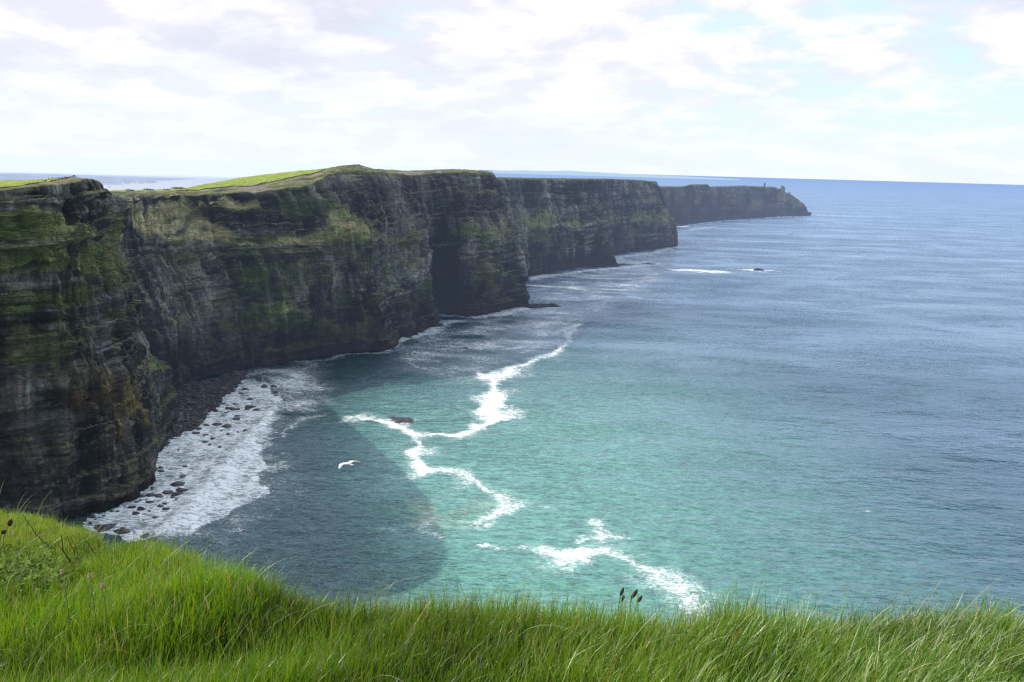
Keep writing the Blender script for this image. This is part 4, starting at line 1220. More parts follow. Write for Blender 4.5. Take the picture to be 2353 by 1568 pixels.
bush_mesh = [make_bush(5), make_bush(6)]
BU = [(298, 437, 1.3, 'small dark bush at the left end of the low saddle'), (303, 437.3, 0.8, 'low dark bush beside the leftmost saddle bush'), (342, 436, 1.6, 'square dark bush on the skyline of the low saddle'),
      (349, 436, 0.9, 'low dark bush right of the square skyline bush'), (404, 432.6, 1.7, 'broad dark bush near the lower end of the green field'), (412, 432.3, 1.5, 'middle dark bush of the row beside the green field'), (419, 432.2, 1.2, 'right hand end bush of the row beside the green field'),
      (382, 434.7, 1.2, 'isolated dark bush left of the row by the green field')]
for k, (fx, fy, s_, lb_) in enumerate(BU):
    g = ground_on(wB, fx, fy + 1.0)
    b = link('bush', bush_mesh[k % 2], M_BUSH, label=lb_, category='bush', group='dark bushes on the low saddle')
    b.location = tuple(g)
    b.scale = (s_ * .5, s_ * .5, s_ * .34)

# ------------------------------------------------------------------ tower and rock stack on the far headland
M_TOWER = mat_plain('tower_stone', (0.22, 0.205, 0.18), 0.4, 0.4, haze=HAZE, bumpd=0.2)
tq = ground_on(wD, 1756.5, 427.3)
tw = link('watch_tower', None, None, label='small square stone watch tower on the far headland', category='tower')
tw.location = tuple(tq)
tw.scale = (0.85, 0.85, 0.95)


def boxring(hx, z0, z1, n=4):
    return [(sx * hx, sy * hx, z) for z in (z0, z1) for sx, sy in ((-1, -1), (1, -1), (1, 1), (-1, 1))]


def boxf():
    return [(3, 2, 1, 0), (4, 5, 6, 7), (0, 1, 5, 4), (1, 2, 6, 5), (2, 3, 7, 6), (3, 0, 4, 7)]


sh = [(-5.2, -3), (-4.9, 0), (-4.5, 13)]
V = []
for hx, z in ((5.4, -4), (5.0, 0), (4.5, 13.5)):
    V += [(sx * hx, sy * hx, z) for sx, sy in ((-1, -1), (1, -1), (1, 1), (-1, 1))]
F = [(i * 4 + k, i * 4 + (k + 1) % 4, i * 4 + 4 + (k + 1) % 4, i * 4 + 4 + k) for i in range(2) for k in range(4)] + [(8, 9, 10, 11)]
link('wall', pymesh('tower_wall', V, F, False), M_TOWER, tw)
link('parapet', pymesh('tower_parapet', boxring(5.6, 13.5, 16.2), boxf(), False), M_TOWER, tw)
link('window', pymesh('tower_window', [(x - 0.0, y, z) for x, y, z in ((-.8, -4.78, 7), (.8, -4.78, 7), (.8, -4.74, 9.6), (-.8, -4.74, 9.6))], [(0, 1, 2, 3)], False), mat_plain('dark_opening', (0.01, 0.01, 0.012)), tw)


def rock_mesh(name, seed, n=10, sharp=0.5, amp=0.35, flat=1.0):
    """blocky boulder: a subdivided cube pulled towards a few random cutting planes"""
    rg = np.random.default_rng(seed)
    g = np.linspace(-1, 1, n)
    V, F = [], []
    for ax in range(3):
        for sg in (-1, 1):
            a, b = np.meshgrid(g, g, indexing='ij')
            p = np.zeros((n, n, 3))
            p[..., ax] = sg
            p[..., (ax + 1) % 3] = a
            p[..., (ax + 2) % 3] = b
            o = len(V) * 0 + sum(len(v) for v in V)
            V.append(p.reshape(-1, 3))
            f = grid_faces(n, n, flip=sg < 0) + o
            F.append(f)
    V = np.concatenate(V)
    F = np.concatenate(F)
    sph = V / np.linalg.norm(V, axis=1, keepdims=True)
    V = sph * 1.05 * (1 - sharp) + V * sharp * 0.85
    for _ in range(9):
        nrm = rg.normal(0, 1, 3)
        nrm /= np.linalg.norm(nrm)
        d = rg.uniform(0.55, 0.9)
        h = V @ nrm - d
        V = V - np.maximum(h, 0)[:, None] * nrm * 0.92
    nn = fbm(V[:, 0] * 1.6, V[:, 1] * 1.6, V[:, 2] * 2.2, 4, seed)
    V = V * (1 + amp * 0.5 * nn)[:, None]
    V[:, 2] += 0.10 * np.round(V[:, 2] * 3) / 3
    V = V * (1, 1, flat)
    c = mixc((0.030, 0.026, 0.025), (0.095, 0.085, 0.078), np.clip(0.45 + 1.0 * fbm(V[:, 0] * 3, V[:, 1] * 3, V[:, 2] * 5, 3, seed + 4), 0, 1))
    return raw_mesh(name, V, F, 4, c)


M_ROCK = mat_vcol('wet_rock', 1.2, 0.45, 0.15, rough=0.55, spec=0.35)
M_ROCKD = mat_vcol('dry_far_rock', 0.15, 0.4, 1.0)
HB = ground_on(wD, 1797, 440)
hag = link('rock_stack', rock_mesh('rock_stack_block', 61, 12, 0.6, 0.5), M_ROCKD, label='lumpy rock stack standing on the slope right of the far tower', category='rock')
hag.location = tuple(HB + np.array([0, 0, 8]))
hag.scale = (15, 13, 19)
hag.data.attributes['Col'].data.foreach_set('color', np.tile((0.24, 0.205, 0.17, 1), len(hag.data.vertices)).astype(np.float32))
h2 = link('rock_stack', rock_mesh('rock_stack_shoulder', 62, 10, 0.5, 0.5), M_ROCKD, label='lower rock lump between the far tower and the rock stack', category='rock')
h2.location = tuple(ground_on(wD, 1787, 438) + np.array([0, 0, 2]))
h2.scale = (18, 14, 10)
h3 = link('rock_stack', h2.data, M_ROCKD, label='small rock knob lowest on the slope below the rock stack', category='rock')
h3.location = tuple(ground_on(wD, 1813, 446) + np.array([0, 0, 2]))
h3.scale = (6, 6, 9)

# ------------------------------------------------------------------ boulders in the surf
ROCKS = [rock_mesh('boulder_block', 70 + k, 9, 0.45 + 0.08 * (k % 3), 0.4) for k in range(6)]
BO = [  # surveyed x, y, width, height, label (None: one of the many small ones)
    (250, 1368, 160, 62, 'biggest dark boulder in the surf, right below the grass on the left'),
    (397, 1405, 130, 40, 'long flat boulder in the foam next to the biggest boulder'),
    (595, 1445, 110, 55, 'blocky brown boulder at the near end of the surf beside the wave'),
    (690, 1437, 55, 44, 'brown boulder touching the near tip of the breaking wave'),
    (478, 1200, 60, 30, 'tilted dark boulder close to the cliff foot, above the paired rocks'),
    (553, 1214, 55, 40, 'upper rock of the stacked pair in the near surf'),
    (508, 1252, 66, 38, 'lower rock of the stacked pair in the near surf'),
    (627, 1100, 80, 40, 'left flat slab of the two slabs side by side in mid surf'),
    (695, 1107, 80, 38, 'right flat slab of the two slabs side by side in mid surf'),
    (562, 1110, 60, 24, 'dark rock just left of the two slabs side by side'),
    (780, 1080, 75, 18, 'low slab almost awash between the slabs and the wave'),
    (868, 1094, 105, 24, 'long low slab right under the tilted slab by the wave'),
    (900, 1058, 105, 46, 'big tilted slab at the edge of the breaking wave'),
    (853, 1006, 108, 48, 'big grey slab with a wedge end in the middle of the surf'),
    (900, 948, 75, 30, 'flat boulder above the big grey wedge slab'),
    (715, 872, 55, 25, 'upper boulder of the close pair near the cliff corner'),
    (725, 901, 58, 18, 'lower boulder of the close pair near the cliff corner'),
    (920, 862, 45, 20, None), (1085, 778, 45, 14, None), (1165, 770, 40, 14, None),
    (1130, 804, 42, 22, 'slanting rock half under the wave in the middle surf'),
    (820, 1122, 55, 18, None), (850, 1142, 25, 25, None), (625, 1157, 60, 28, 'dark boulder below the two slabs side by side'),
    (515, 1160, 35, 22, None), (595, 1138, 30, 14, None), (545, 1148, 40, 12, None), (715, 1192, 55, 20, 'flat dark rock between the stacked pair and the wave'),
    (752, 1172, 45, 16, None), (760, 1215, 55, 22, None), (355, 1238, 35, 22, None), (305, 1237, 35, 25, None),
    (140, 1280, 65, 30, 'leftmost boulder at the cliff foot above the grass'), (125, 1335, 45, 35, 'rock at the left edge of the surf just over the grass'),
    (240, 1275, 30, 12, None), (265, 1312, 20, 10, None), (395, 1378, 45, 16, None), (400, 1447, 30, 12, None), (645, 1040, 30, 10, None), (645, 1053, 28, 10, None), (80, 1310, 50, 30, None), (60, 1345, 40, 22, None),
    (175, 1305, 22, 14, None), (330, 1320, 20, 9, None), (205, 1290, 22, 12, None), (620, 1235, 34, 12, None), (670, 1290, 40, 12, None),
    (1235, 338, 45, 20, 'dark boulder where the stony beach meets the far surf'), (1285, 375, 65, 28, 'left rock of the dark row of three in the far surf'),
    (1325, 383, 60, 25, 'middle rock of the dark row of three in the far surf'), (1362, 382, 50, 25, 'right rock of the dark row of three in the far surf'),
    (1262, 413, 35, 14, None), (1235, 436, 25, 12, None), (1215, 408, 25, 12, None),
    (1457, 367, 90, 20, 'long thin rock at the outer end of the far surf'), (1437, 384, 40, 22, None), (1520, 387, 66, 30, 'outermost dark boulder of the far surf'),
    (1355, 440, 55, 16, None), (1353, 462, 60, 26, 'brown boulder alone below the dark row of three'), (1340, 341, 40, 14, None), (1275, 350, 25, 8, None),
    (1185, 512, 78, 20, 'low dark slab left of the large flat slab in the far surf'), (1270, 519, 90, 40, 'large flat brown slab in the middle of the far surf'),
    (1430, 560, 55, 22, 'rounded dark rock close to the far part of the wave'), (1485, 553, 45, 8, None), (1225, 566, 28, 14, None), (1155, 627, 45, 22, None),
    (1090, 656, 48, 20, None), (1125, 680, 38, 18, None), (1215, 700, 50, 20, None), (1425, 600, 35, 14, None), (1520, 483, 25, 10, None), (1440, 483, 22, 10, None),
    (1280, 592, 35, 18, None), (1360, 575, 30, 10, None), (1100, 518, 60, 12, None), (1015, 585, 60, 10, None), (1090, 598, 45, 18, None), (865, 725, 20, 14, None),
    (1465, 303, 60, 14, 'low reddish rock beyond the far surf, nearest the beach'), (1580, 190, 70, 34, 'reddish boulder in the shaded water under the middle cliff'),
    (1660, 190, 55, 28, 'reddish boulder right of its twin in the shaded water'), (1390, 252, 40, 22, None), (1680, 245, 40, 25, None), (1540, 120, 60, 20, None),
    (780, 745, 18, 8, None), (810, 760, 16, 8, None), (700, 790, 18, 8, None), (950, 690, 16, 8, None), (1180, 400, 44, 30, None), (1160, 385, 36, 22, None), (1000, 500, 50, 20, None), (960, 520, 44, 18, None), (1420, 215, 70, 25, None), (1340, 225, 30, 12, None),
]
for k, (bx, by, bw, bh, lb_) in enumerate(BO):
    fx, fy = (300 + bx / 2.0911) / 1.7408, (1450 + (by + bh * 0.25) / 2.0911) / 1.7408
    q = sea_pt(fx, fy, 0.3)
    d = np.linalg.norm(q - EYE)
    mpp = d / 1829 / 2.0911 / 1.7408
    w_ = bw * mpp * 0.56
    h_ = max(0.22 * w_, (bh * mpp - w_ * 1.1 * 0.42) * 0.62)
    b = link('boulder', ROCKS[k % 6], M_ROCK, label=lb_ or 'small dark rock awash in the white surf among the bigger boulders', category='boulder', group='boulders in the surf')
    b.location = (q[0], q[1], 0.25 * h_)
    b.scale = (w_, w_ * random.uniform(0.6, 0.8), h_ * 1.15)
    b.rotation_euler = (random.uniform(-.12, .12), random.uniform(-.12, .12), random.uniform(-.35, .35) + (PI if k % 2 else 0))

# stony beach below the headland
BEACH = [(392, 905), (430, 880), (500, 868), (548, 848), (566, 862), (545, 890), (520, 907), (492, 948), (445, 985), (400, 1008), (362, 1035), (343, 1052), (340, 1030), (352, 1005), (372, 985), (398, 965)]
bq = np.array([sea_pt(*p)[:2] for p in BEACH])
gx, gy = np.meshgrid(np.arange(-330, -190, 1.5), np.arange(500, 770, 1.5), indexing='ij')
ins = in_poly(gx + 3 * fbm(gx / 9, gy / 9, 0, 3, 401), gy + 3 * fbm(gx / 9, gy / 9, 4, 3, 402), BEACH).astype(float)
insS = smooth_u(smooth_u(ins, 5, 0), 5, 1)
bz = -1.8 + 2.8 * insS + 0.6 * fbm(gx / 5, gy / 5, 0, 4, 403)
bc = mixc((0.032, 0.024, 0.022), (0.085, 0.07, 0.06), np.clip(0.5 + fbm(gx / 4, gy / 4, 0, 4, 404), 0, 1))
link('beach', raw_mesh('beach', np.stack([gx, gy, bz], 2), grid_faces(*gx.shape, flip=True), 4, bc), M_BEACH, kind='structure', label='dark stony beach at the foot of the headland')
rg = np.random.default_rng(31)
templ = []
for k in range(5):
    rm = rock_mesh('stone_template', 90 + k, 4, 0.6, 0.3, 0.55)
    v = np.zeros(len(rm.vertices) * 3, np.float32)
    rm.vertices.foreach_get('co', v)
    f = np.zeros(len(rm.loops), np.int32)
    rm.loops.foreach_get('vertex_index', f)
    templ.append((v.reshape(-1, 3), f.reshape(-1, 4)))
    bpy.data.meshes.remove(rm)
VV, FF, CC, off = [], [], [], 0
n_st = 0
while n_st < 5200:
    x, y = rg.uniform(-330, -190), rg.uniform(505, 765)
    i, j = int((x + 330) / 1.5), int((y - 500) / 1.5)
    if i >= gx.shape[0] or j >= gx.shape[1] or rg.uniform() > insS[i, j] ** 1.2:
        continue
    v, f = templ[n_st % 5]
    s_ = 0.45 * math.exp(rg.normal(0.25, 0.55))
    a = rg.uniform(0, 2 * PI)
    R = np.array([[math.cos(a), -math.sin(a), 0], [math.sin(a), math.cos(a), 0], [0, 0, 1]])
    p = (v * (s_ * rg.uniform(1, 1.5), s_, s_)) @ R.T + (x, y, bz[i, j] + 0.2 * s_)
    VV.append(p)
    FF.append(f + off)
    off += len(v)
    t = rg.uniform(0, 1) ** 1.6
    CC.append(np.tile(mixc((0.022, 0.017, 0.016), (0.105, 0.088, 0.078), t), (len(v), 1)))
    n_st += 1
link('rubble', raw_mesh('rubble', np.concatenate(VV), np.concatenate(FF), 4, np.concatenate(CC)), M_BEACH, kind='stuff', label='dark brown stones heaped along the beach under the cliff')


# reefs and rocks at the feet of the cliffs
def reef(fx, fy, w_, d_, h_, seed, label, rz=0.0, name='reef'):
    q = sea_pt(fx, fy)
    n = 46
    u, v = np.meshgrid(np.linspace(-1.25, 1.25, n), np.linspace(-1.25, 1.25, n), indexing='ij')
    r2 = u * u + v * v
    f1_ = fbm(u * 2.1 + seed, v * 3.2, 0, 4, seed)
    f2_ = 1 - np.abs(fbm(u * 3.0, v * 6.5 + seed, 0, 4, seed + 1)) * 2.2
    z = 0.62 - 0.95 * r2 + 0.55 * f1_ + 0.45 * f2_
    z = np.where(z > 0, np.round(z * 4) / 4 * 0.5 + z * 0.5, z)
    z = np.clip(z - 0.25, -0.9, 1.4) * h_
    V = np.stack([u * w_, v * d_, z], 2)
    tone = np.clip(0.45 + 0.9 * fbm(u * 5, v * 8, 0, 3, seed + 4), 0, 1)
    c = mixc((0.014, 0.014, 0.015), (0.046, 0.045, 0.043), tone)
    o = link(name, raw_mesh(name + '_rock', V, grid_faces(n, n), 4, c), M_ROCK, label=label, category='rock')
    o.location = (q[0], q[1], 0.0)
    o.rotation_euler.z = rz
    return o


reef(928, 965, 11, 9, 1.1, 201, 'rugged dark reef breaking the green water with foam on its left', -0.3)
reef(905, 960, 6, 4, 0.7, 202, 'small low rock on the left side of the green water reef', -0.2)
reef(1066, 800, 7, 4, 1.2, 203, 'lone rock in a white foam ring in the dark water', 0.1)
reef(1236, 704.5, 25, 13, 6.5, 204, 'flat dark rock shelf running out from the corner of the high middle cliff', 0.25)
reef(1266, 704.5, 16, 9, 6.0, 205, 'outer end of the rock shelf below the high middle cliff', 0.2)
reef(1226, 706.5, 13, 8, 4.4, 216, 'inner low part of the rock shelf below the high middle cliff', 0.3)
reef(1742, 621, 13, 9, 5, 206, 'lone low rock far out in the open sea with foam around', 0.0)
reef(1430, 609, 34, 9, 3, 207, 'long dark skerry at the foot of the second cliff', 0.1)
reef(1490, 607, 20, 8, 2.5, 208, 'outer skerry of the second cliff, seaward of the long one', 0.1)
reef(1355, 617, 22, 10, 2.5, 209, 'low dark rocks awash left of the small sea stack', 0.2)
reef(1002, 748, 11, 9, 4.5, 210, 'reddish rock foot at the left side of the dark cleft', 0.2)
reef(940, 775, 5, 4, 2.5, 211, 'little dark rock at the foot of the middle cliff beside white wash', 0.2)
reef(632, 845, 10, 6, 1.8, 212, 'low reddish rock at the shaded foot of the middle cliff', 0.2)
# sea stack against the second cliff
sq = sea_pt(1383, 610)
V = []
rgs = np.random.default_rng(77)
for k in range(26):
    t = k / 25
    for a in range(28):
        an = 2 * PI * a / 28
        r = (1 - t) ** 0.85 * 1.0 + 0.05
        nn = 1 + 0.22 * float(vnoise(math.cos(an) * 2.2, math.sin(an) * 2.2, t * 5, 9)) + 0.08 * float(vnoise(0, 0, t * 22, 4))
        V.append((math.cos(an) * r * 38 * nn - 6 * t, math.sin(an) * r * 24 * nn, -2 + 52 * t))
F = [(i * 28 + k, i * 28 + (k + 1) % 28, (i + 1) * 28 + (k + 1) % 28, (i + 1) * 28 + k) for i in range(25) for k in range(28)] + [tuple(25 * 28 + k for k in range(28))]
me = pymesh('sea_stack_rock', V, F, False)
a_ = me.attributes.new('Col', 'FLOAT_COLOR', 'POINT')
a_.data.foreach_set('color', np.tile((0.032, 0.033, 0.03, 1), len(V)).astype(np.float32))
st_o = link('sea_stack', me, M_CLIFF_FAR, label='dark pointed sea stack leaning against the second cliff', category='sea stack')
st_o.location = tuple(sq)

# ------------------------------------------------------------------ walkers on the cliff tops
M_PERSON = mat_vcol('clothing', 3.0, 0.1, 0.0, haze=HAZE)


def person_mesh(seed, jacket, trousers, hair):
    rg = random.Random(seed)
    P = {'pelvis': (0, 0, .95), 'waist': (0, 0, 1.08), 'chest': (0, 0.01, 1.32), 'neck': (0, .01, 1.48), 'head': (0, -.02, 1.6), 'crown': (0, -.01, 1.73)}
    E = [('pelvis', 'waist'), ('waist', 'chest'), ('chest', 'neck'), ('neck', 'head'), ('head', 'crown')]
    R = {'pelvis': .16, 'waist': .14, 'chest': .17, 'neck': .06, 'head': .10, 'crown': .08}
    for s_, n_ in ((1, 'a'), (-1, 'b')):
        st = rg.uniform(-.16, .16)
        P.update({'hip' + n_: (s_ * .10, 0, .88), 'knee' + n_: (s_ * .11, -st * .5, .48), 'ank' + n_: (s_ * .11, st, .08), 'toe' + n_: (s_ * .13, st - .16, .04),
                  'sh' + n_: (s_ * .19, .01, 1.40), 'el' + n_: (s_ * .25, .04, 1.12), 'wr' + n_: (s_ * .24, -.08 + st * .4, .88), 'ha' + n_: (s_ * .24, -.12 + st * .4, .78)})
        R.update({'hip' + n_: .10, 'knee' + n_: .068, 'ank' + n_: .048, 'toe' + n_: .04, 'sh' + n_: .075, 'el' + n_: .055, 'wr' + n_: .04, 'ha' + n_: .03})
        E += [('pelvis', 'hip' + n_), ('hip' + n_, 'knee' + n_), ('knee' + n_, 'ank' + n_), ('ank' + n_, 'toe' + n_), ('chest', 'sh' + n_), ('sh' + n_, 'el' + n_), ('el' + n_, 'wr' + n_), ('wr' + n_, 'ha' + n_)]
    names = list(P)
    me = bpy.data.meshes.new('person_skeleton')
    me.from_pydata([P[n] for n in names], [(names.index(a), names.index(b)) for a, b in E], [])
    o = bpy.data.objects.new('tmp_person', me)
    COL.objects.link(o)
    o.modifiers.new('skin', 'SKIN')
    for i, n in enumerate(names):
        me.skin_vertices[0].data[i].radius = (R[n], R[n])
        me.skin_vertices[0].data[i].use_root = n == 'pelvis'
    sb = o.modifiers.new('sub', 'SUBSURF')
    sb.levels = sb.render_levels = 1
    dg = bpy.context.evaluated_depsgraph_get()
    out = bpy.data.meshes.new_from_object(o.evaluated_get(dg))
    out.name = 'person_body'
    COL.objects.unlink(o)
    bpy.data.objects.remove(o)
    n = len(out.vertices)
    v = np.zeros(n * 3, np.float32)
    out.vertices.foreach_get('co', v)
    v = v.reshape(-1, 3)
    c = np.ones((n, 4), np.float32)
    c[:, :3] = jacket
    c[v[:, 2] < .93, :3] = trousers
    c[v[:, 2] < .10, :3] = (.03, .025, .02)
    c[(v[:, 2] < .90) & (np.abs(v[:, 0]) > .2), :3] = (.45, .27, .19)
    c[v[:, 2] > 1.46, :3] = (.45, .27, .19)
    c[(v[:, 2] > 1.62) & (v[:, 1] > -.07), :3] = hair
    c[v[:, 2] > 1.69, :3] = hair
    a = out.attributes.new('Col', 'FLOAT_COLOR', 'POINT')
    a.data.foreach_set('color', c.ravel())
    return out


PM = [person_mesh(1, (.03, .035, .06), (.03, .03, .045), (.04, .025, .015)), person_mesh(2, (.02, .02, .022), (.05, .05, .06), (.02, .015, .01)),
      person_mesh(3, (.12, .02, .02), (.03, .035, .06), (.10, .06, .03)), person_mesh(4, (.10, .12, .14), (.03, .03, .03), (.06, .04, .02)), person_mesh(5, (.40, .38, .34), (.04, .045, .07), (.03, .02, .015))]
PEOPLE = [(wA, [(166, 408.4), (168.5, 408.2), (170, 408), (171.6, 408.2), (175.4, 409), (149.5, 411), (151.6, 410.8), (144.6, 412), (131, 413), (133, 412.6), (135.5, 412.4), (138, 412), (140.5, 412), (128, 413), (98.7, 419.6), (103.5, 419), (106, 418.8), (88.5, 421), (117.7, 417), (112, 412.6), (121, 411.8)],
           'distant dark clad walker standing on the nearest cliff top at far left', 'walkers on the nearest cliff top'),
          (wB, [(776, 387.5), (820, 379.6), (823, 379.6), (826, 379.8), (656, 408.2), (600, 424), (612, 420)], 'distant walker on the path by the green mound', 'walkers near the mound'),
          (wB, [(1031.4, 390.4), (1036.3, 390.2), (1038, 390.3), (1041.2, 390.4), (1044.4, 390.5), (1048.5, 390.6), (1054, 390.8), (1083.4, 391.8), (1090.2, 392), (1109, 393), (1112, 393.2), (1120.8, 394.2), (1126, 394.8), (1020, 391)], 'distant dark walker on the flat top of the high middle cliff', 'walkers on the high middle cliff'),
          (wC, [(1265, 410.5), (1282, 410.6), (1295, 410.8)], 'speck of a walker on the flat second cliff', 'walkers on the second cliff')]
k = 0
for w_, pts, lb_, gr in PEOPLE:
    for fx, fy in pts:
        o = link('person', PM[k % 5], M_PERSON, label=lb_, category='person', group=gr)
        o.location = tuple(ground_on(w_, fx, fy))
        o.rotation_euler.z = random.uniform(0, 6.28)
        k += 1

# ------------------------------------------------------------------ gulls
M_GULL = mat_plain('white_feathers', (0.60, 0.57, 0.56), 0.10, 9.0, 0.7)
M_GULLG = mat_plain('grey_feathers', (0.50, 0.49, 0.50), 0.15, 9.0, 0.7)
M_BEAK = mat_plain('yellow_beak', (0.55, 0.35, 0.05), 0.1, 9.0, 0.5)


def gull_body():
    prof = [(.004, .31), (.03, .295), (.045, .265), (.046, .235), (.042, .205), (.055, .16), (.075, .09), (.082, .02), (.075, -.06), (.055, -.13), (.032, -.19), (.012, -.225)]
    V, F = lathe(prof, 14)
    V = [(x, z, y * 0.9 - 0.012 * math.sin(max(0, z) * 6)) for x, y, z in V]
    return V, F


def gull_wing(s_):
    """swept, elbowed wing as a thin closed aerofoil"""
    st = [(.05, .10, -.08, .00), (.16, .125, -.09, .035), (.30, .15, -.06, .06), (.42, .12, -.07, .05), (.54, .05, -.11, .02), (.64, -.03, -.14, -.02), (.71, -.11, -.155, -.05)]
    V, F = [], []
    n = 7
    for x, le, te, z in st:
        for j in range(n):
            t = j / (n - 1)
            y = le + (te - le) * t
            th = 0.012 * math.sin(PI * min(1, t * 1.3 + .08)) * (1 - x * 0.9)
            V.append((s_ * x, y, z + th + .012 * math.sin(PI * t)))
        for j in range(n):
            t = j / (n - 1)
            V.append((s_ * x, le + (te - le) * t, z - .002 + .012 * math.sin(PI * t)))
    m_ = 2 * n
    for i in range(len(st) - 1):
        for j in range(n - 1):
            F.append((i * m_ + j, i * m_ + j + 1, (i + 1) * m_ + j + 1, (i + 1) * m_ + j))
            F.append((i * m_ + n + j + 1, i * m_ + n + j, (i + 1) * m_ + n + j, (i + 1) * m_ + n + j + 1))
    return V, F


gv = gull_body()
tv = ([(-.03, -.17, .012), (.03, -.17, .012), (.075, -.33, .005), (.03, -.345, .006), (-.03, -.345, .006), (-.075, -.33, .005)] + [(-.03, -.17, .0), (.03, -.17, .0), (.075, -.33, .0), (.03, -.345, .0), (-.03, -.345, .0), (-.075, -.33, .0)],
      [(0, 5, 4, 3, 2, 1), (6, 7, 8, 9, 10, 11)] + [(k, (k + 1) % 6, 6 + (k + 1) % 6, 6 + k) for k in range(6)])
gull = link('seagull', pymesh('gull_body', *gv), M_GULL, label='large white gull gliding with spread wings over the shadow edge on the sea', category='gull')
for s_ in (1, -1):
    link('wing', pymesh('gull_wing', *gull_wing(s_)), M_GULL, gull)
link('tail', pymesh('gull_tail', *tv), M_GULL, gull)
link('beak', pymesh('gull_beak', *([(.008, .30, -.004), (-.008, .30, -.004), (0, .30, .012), (0, .365, -.012)], [(0, 1, 2), (0, 2, 3), (2, 1, 3), (1, 0, 3)])), M_BEAK, gull)
gq = at(799, 1066, 37.0)
gull.location = tuple(gq)
hd = Vector((-0.86, 0.50, -0.05)).normalized()
rr = hd.cross(Vector((0, 0, 1))).normalized()
uu = rr.cross(hd)
bank = math.radians(-6)
r2 = rr * math.cos(bank) + uu * math.sin(bank)
u2 = r2.cross(hd)
gull.matrix_world = Matrix(((r2.x, hd.x, u2.x, gq[0]), (r2.y, hd.y, u2.y, gq[1]), (r2.z, hd.z, u2.z, gq[2]), (0, 0, 0, 1))) @ Matrix.Scale(1.05, 4)
far_me = pymesh('gull_far', *join_parts([gv, gull_wing(1), gull_wing(-1), tv]))


def s1(x, y, ox, oy, sc):
    return ((ox + x / sc) / 1.7408, (oy + y / sc) / 1.7408)


SP = [s1(x, y, 0, 600, 1.96) + (d,) for x, y, d in ((2012, 1135, 760), (1957, 1237, 750), (1875, 1262, 750), (110, 850, 480), (18, 1130, 450), (52, 1128, 450), (85, 1113, 450), (930, 985, 540))]
SP += [s1(x, y, 0, 1300, 1.7425) + (d,) for x, y, d in ((75, 287, 430), (815, 748, 430), (815, 838, 430), (940, 933, 420), (213, 1043, 420), (330, 1022, 420), (403, 1093, 410), (743, 1098, 410), (735, 1217, 400), (470, 700, 430))]
SP += [s1(x, y, 1000, 600, 1.96) + (d,) for x, y, d in ((655, 1360, 740), (53, 1134, 740), (198, 1322, 740), (1188, 778, 880), (1833, 1050, 980), (1403, 1228, 900), (1665, 1352, 850), (910, 333, 860), (690, 380, 800), (1213, 460, 900))]
SP += [s1(x, y, 1200, 1200, 1.6807) + (d,) for x, y, d in ((1092, 150, 800), (360, 380, 700), (1188, 1003, 420), (1910, 407, 600))]
for fx, fy, d in SP:
    q = at(fx, fy, d)
    if q[2] < 3:
        q = sea_pt(fx, fy, 4.0)
    o = link('seagull', far_me, M_GULL, label='tiny white gull drifting in front of the dark cliffs and water', category='gull', group='gulls along the cliffs')
    o.location = tuple(q)
    o.rotation_euler = (random.uniform(-.5, .5), random.uniform(-.5, .5), random.uniform(0, 6.28))
    o.scale = (0.62,) * 3
o = link('seagull', far_me, M_GULL, label='small white gull over the open sea at far right', category='gull')
o.location = tuple(at(1995, 1175, 170))
o.rotation_euler = (0.1, 0.1, 0.3)

# ------------------------------------------------------------------ the grassy brink at the lookout
SIL = [(-300, 1195), (0, 1166), (60, 1171), (170, 1200), (250, 1233), (370, 1258), (500, 1306), (620, 1353), (700, 1372), (800, 1377), (900, 1367), (1000, 1372), (1100, 1376), (1200, 1385), (1300, 1393), (1430, 1407), (1520, 1416), (1600, 1418), (1700, 1409), (1800, 1418), (1900, 1421), (2000, 1418), (2100, 1421), (2200, 1422), (2353, 1432), (2650, 1445)]


def kslope(az):
    return 0.19 + 0.07 * sstep(0.05, -0.45, az)


taz, tbr = [], []
for fx, fy in SIL:
    d = ray(fx, fy)
    az = math.atan2(d[0], d[1])
    tn = -d[2] / math.hypot(d[0], d[1])
    k = float(kslope(az))
    taz.append(az)
    tbr.append((1.40 - 2.1 * k) / (tn - k))
tbr = [min(b_, 7.4) for b_ in tbr]
taz = [-3.15, -1.6, -1.1, -0.85] + taz + [0.95, 1.2, 1.6, 3.15]
tbr = [40, 40, 10, 5] + tbr + [3.4, 5, 30, 40]


def ground_z(x, y):
    r = np.hypot(x, y)
    az = np.arctan2(x, y)
    k = kslope(az)
    br = np.interp(az, taz, tbr)
    z = -1.5 - k * (np.minimum(r, 9) - 2.1) - 0.06 * np.maximum(r - 9, 0)
    z = z + 0.055 * fbm(x / 0.75, y / 0.75, 0, 3, 501) * sstep(0.6, 1.6, r) + 0.03 * fbm(x / 0.22, y / 0.22, 0, 2, 502)
    # dip with a tussock behind it, left of centre
    z = z - 0.13 * np.exp(-(((x + 1.02) / 0.55) ** 2 + ((y - 2.35) / 0.22) ** 2)) + 0.05 * np.exp(-(((x + 0.95) / 0.5) ** 2 + ((y - 2.75) / 0.2) ** 2))
    over = np.maximum(r - br, 0)
    z = z - 1.1 * np.minimum(over, 1.5) ** 1.3 - np.where(over > 1.5, (over - 1.5) * 3.2, 0)
    return 200 + z


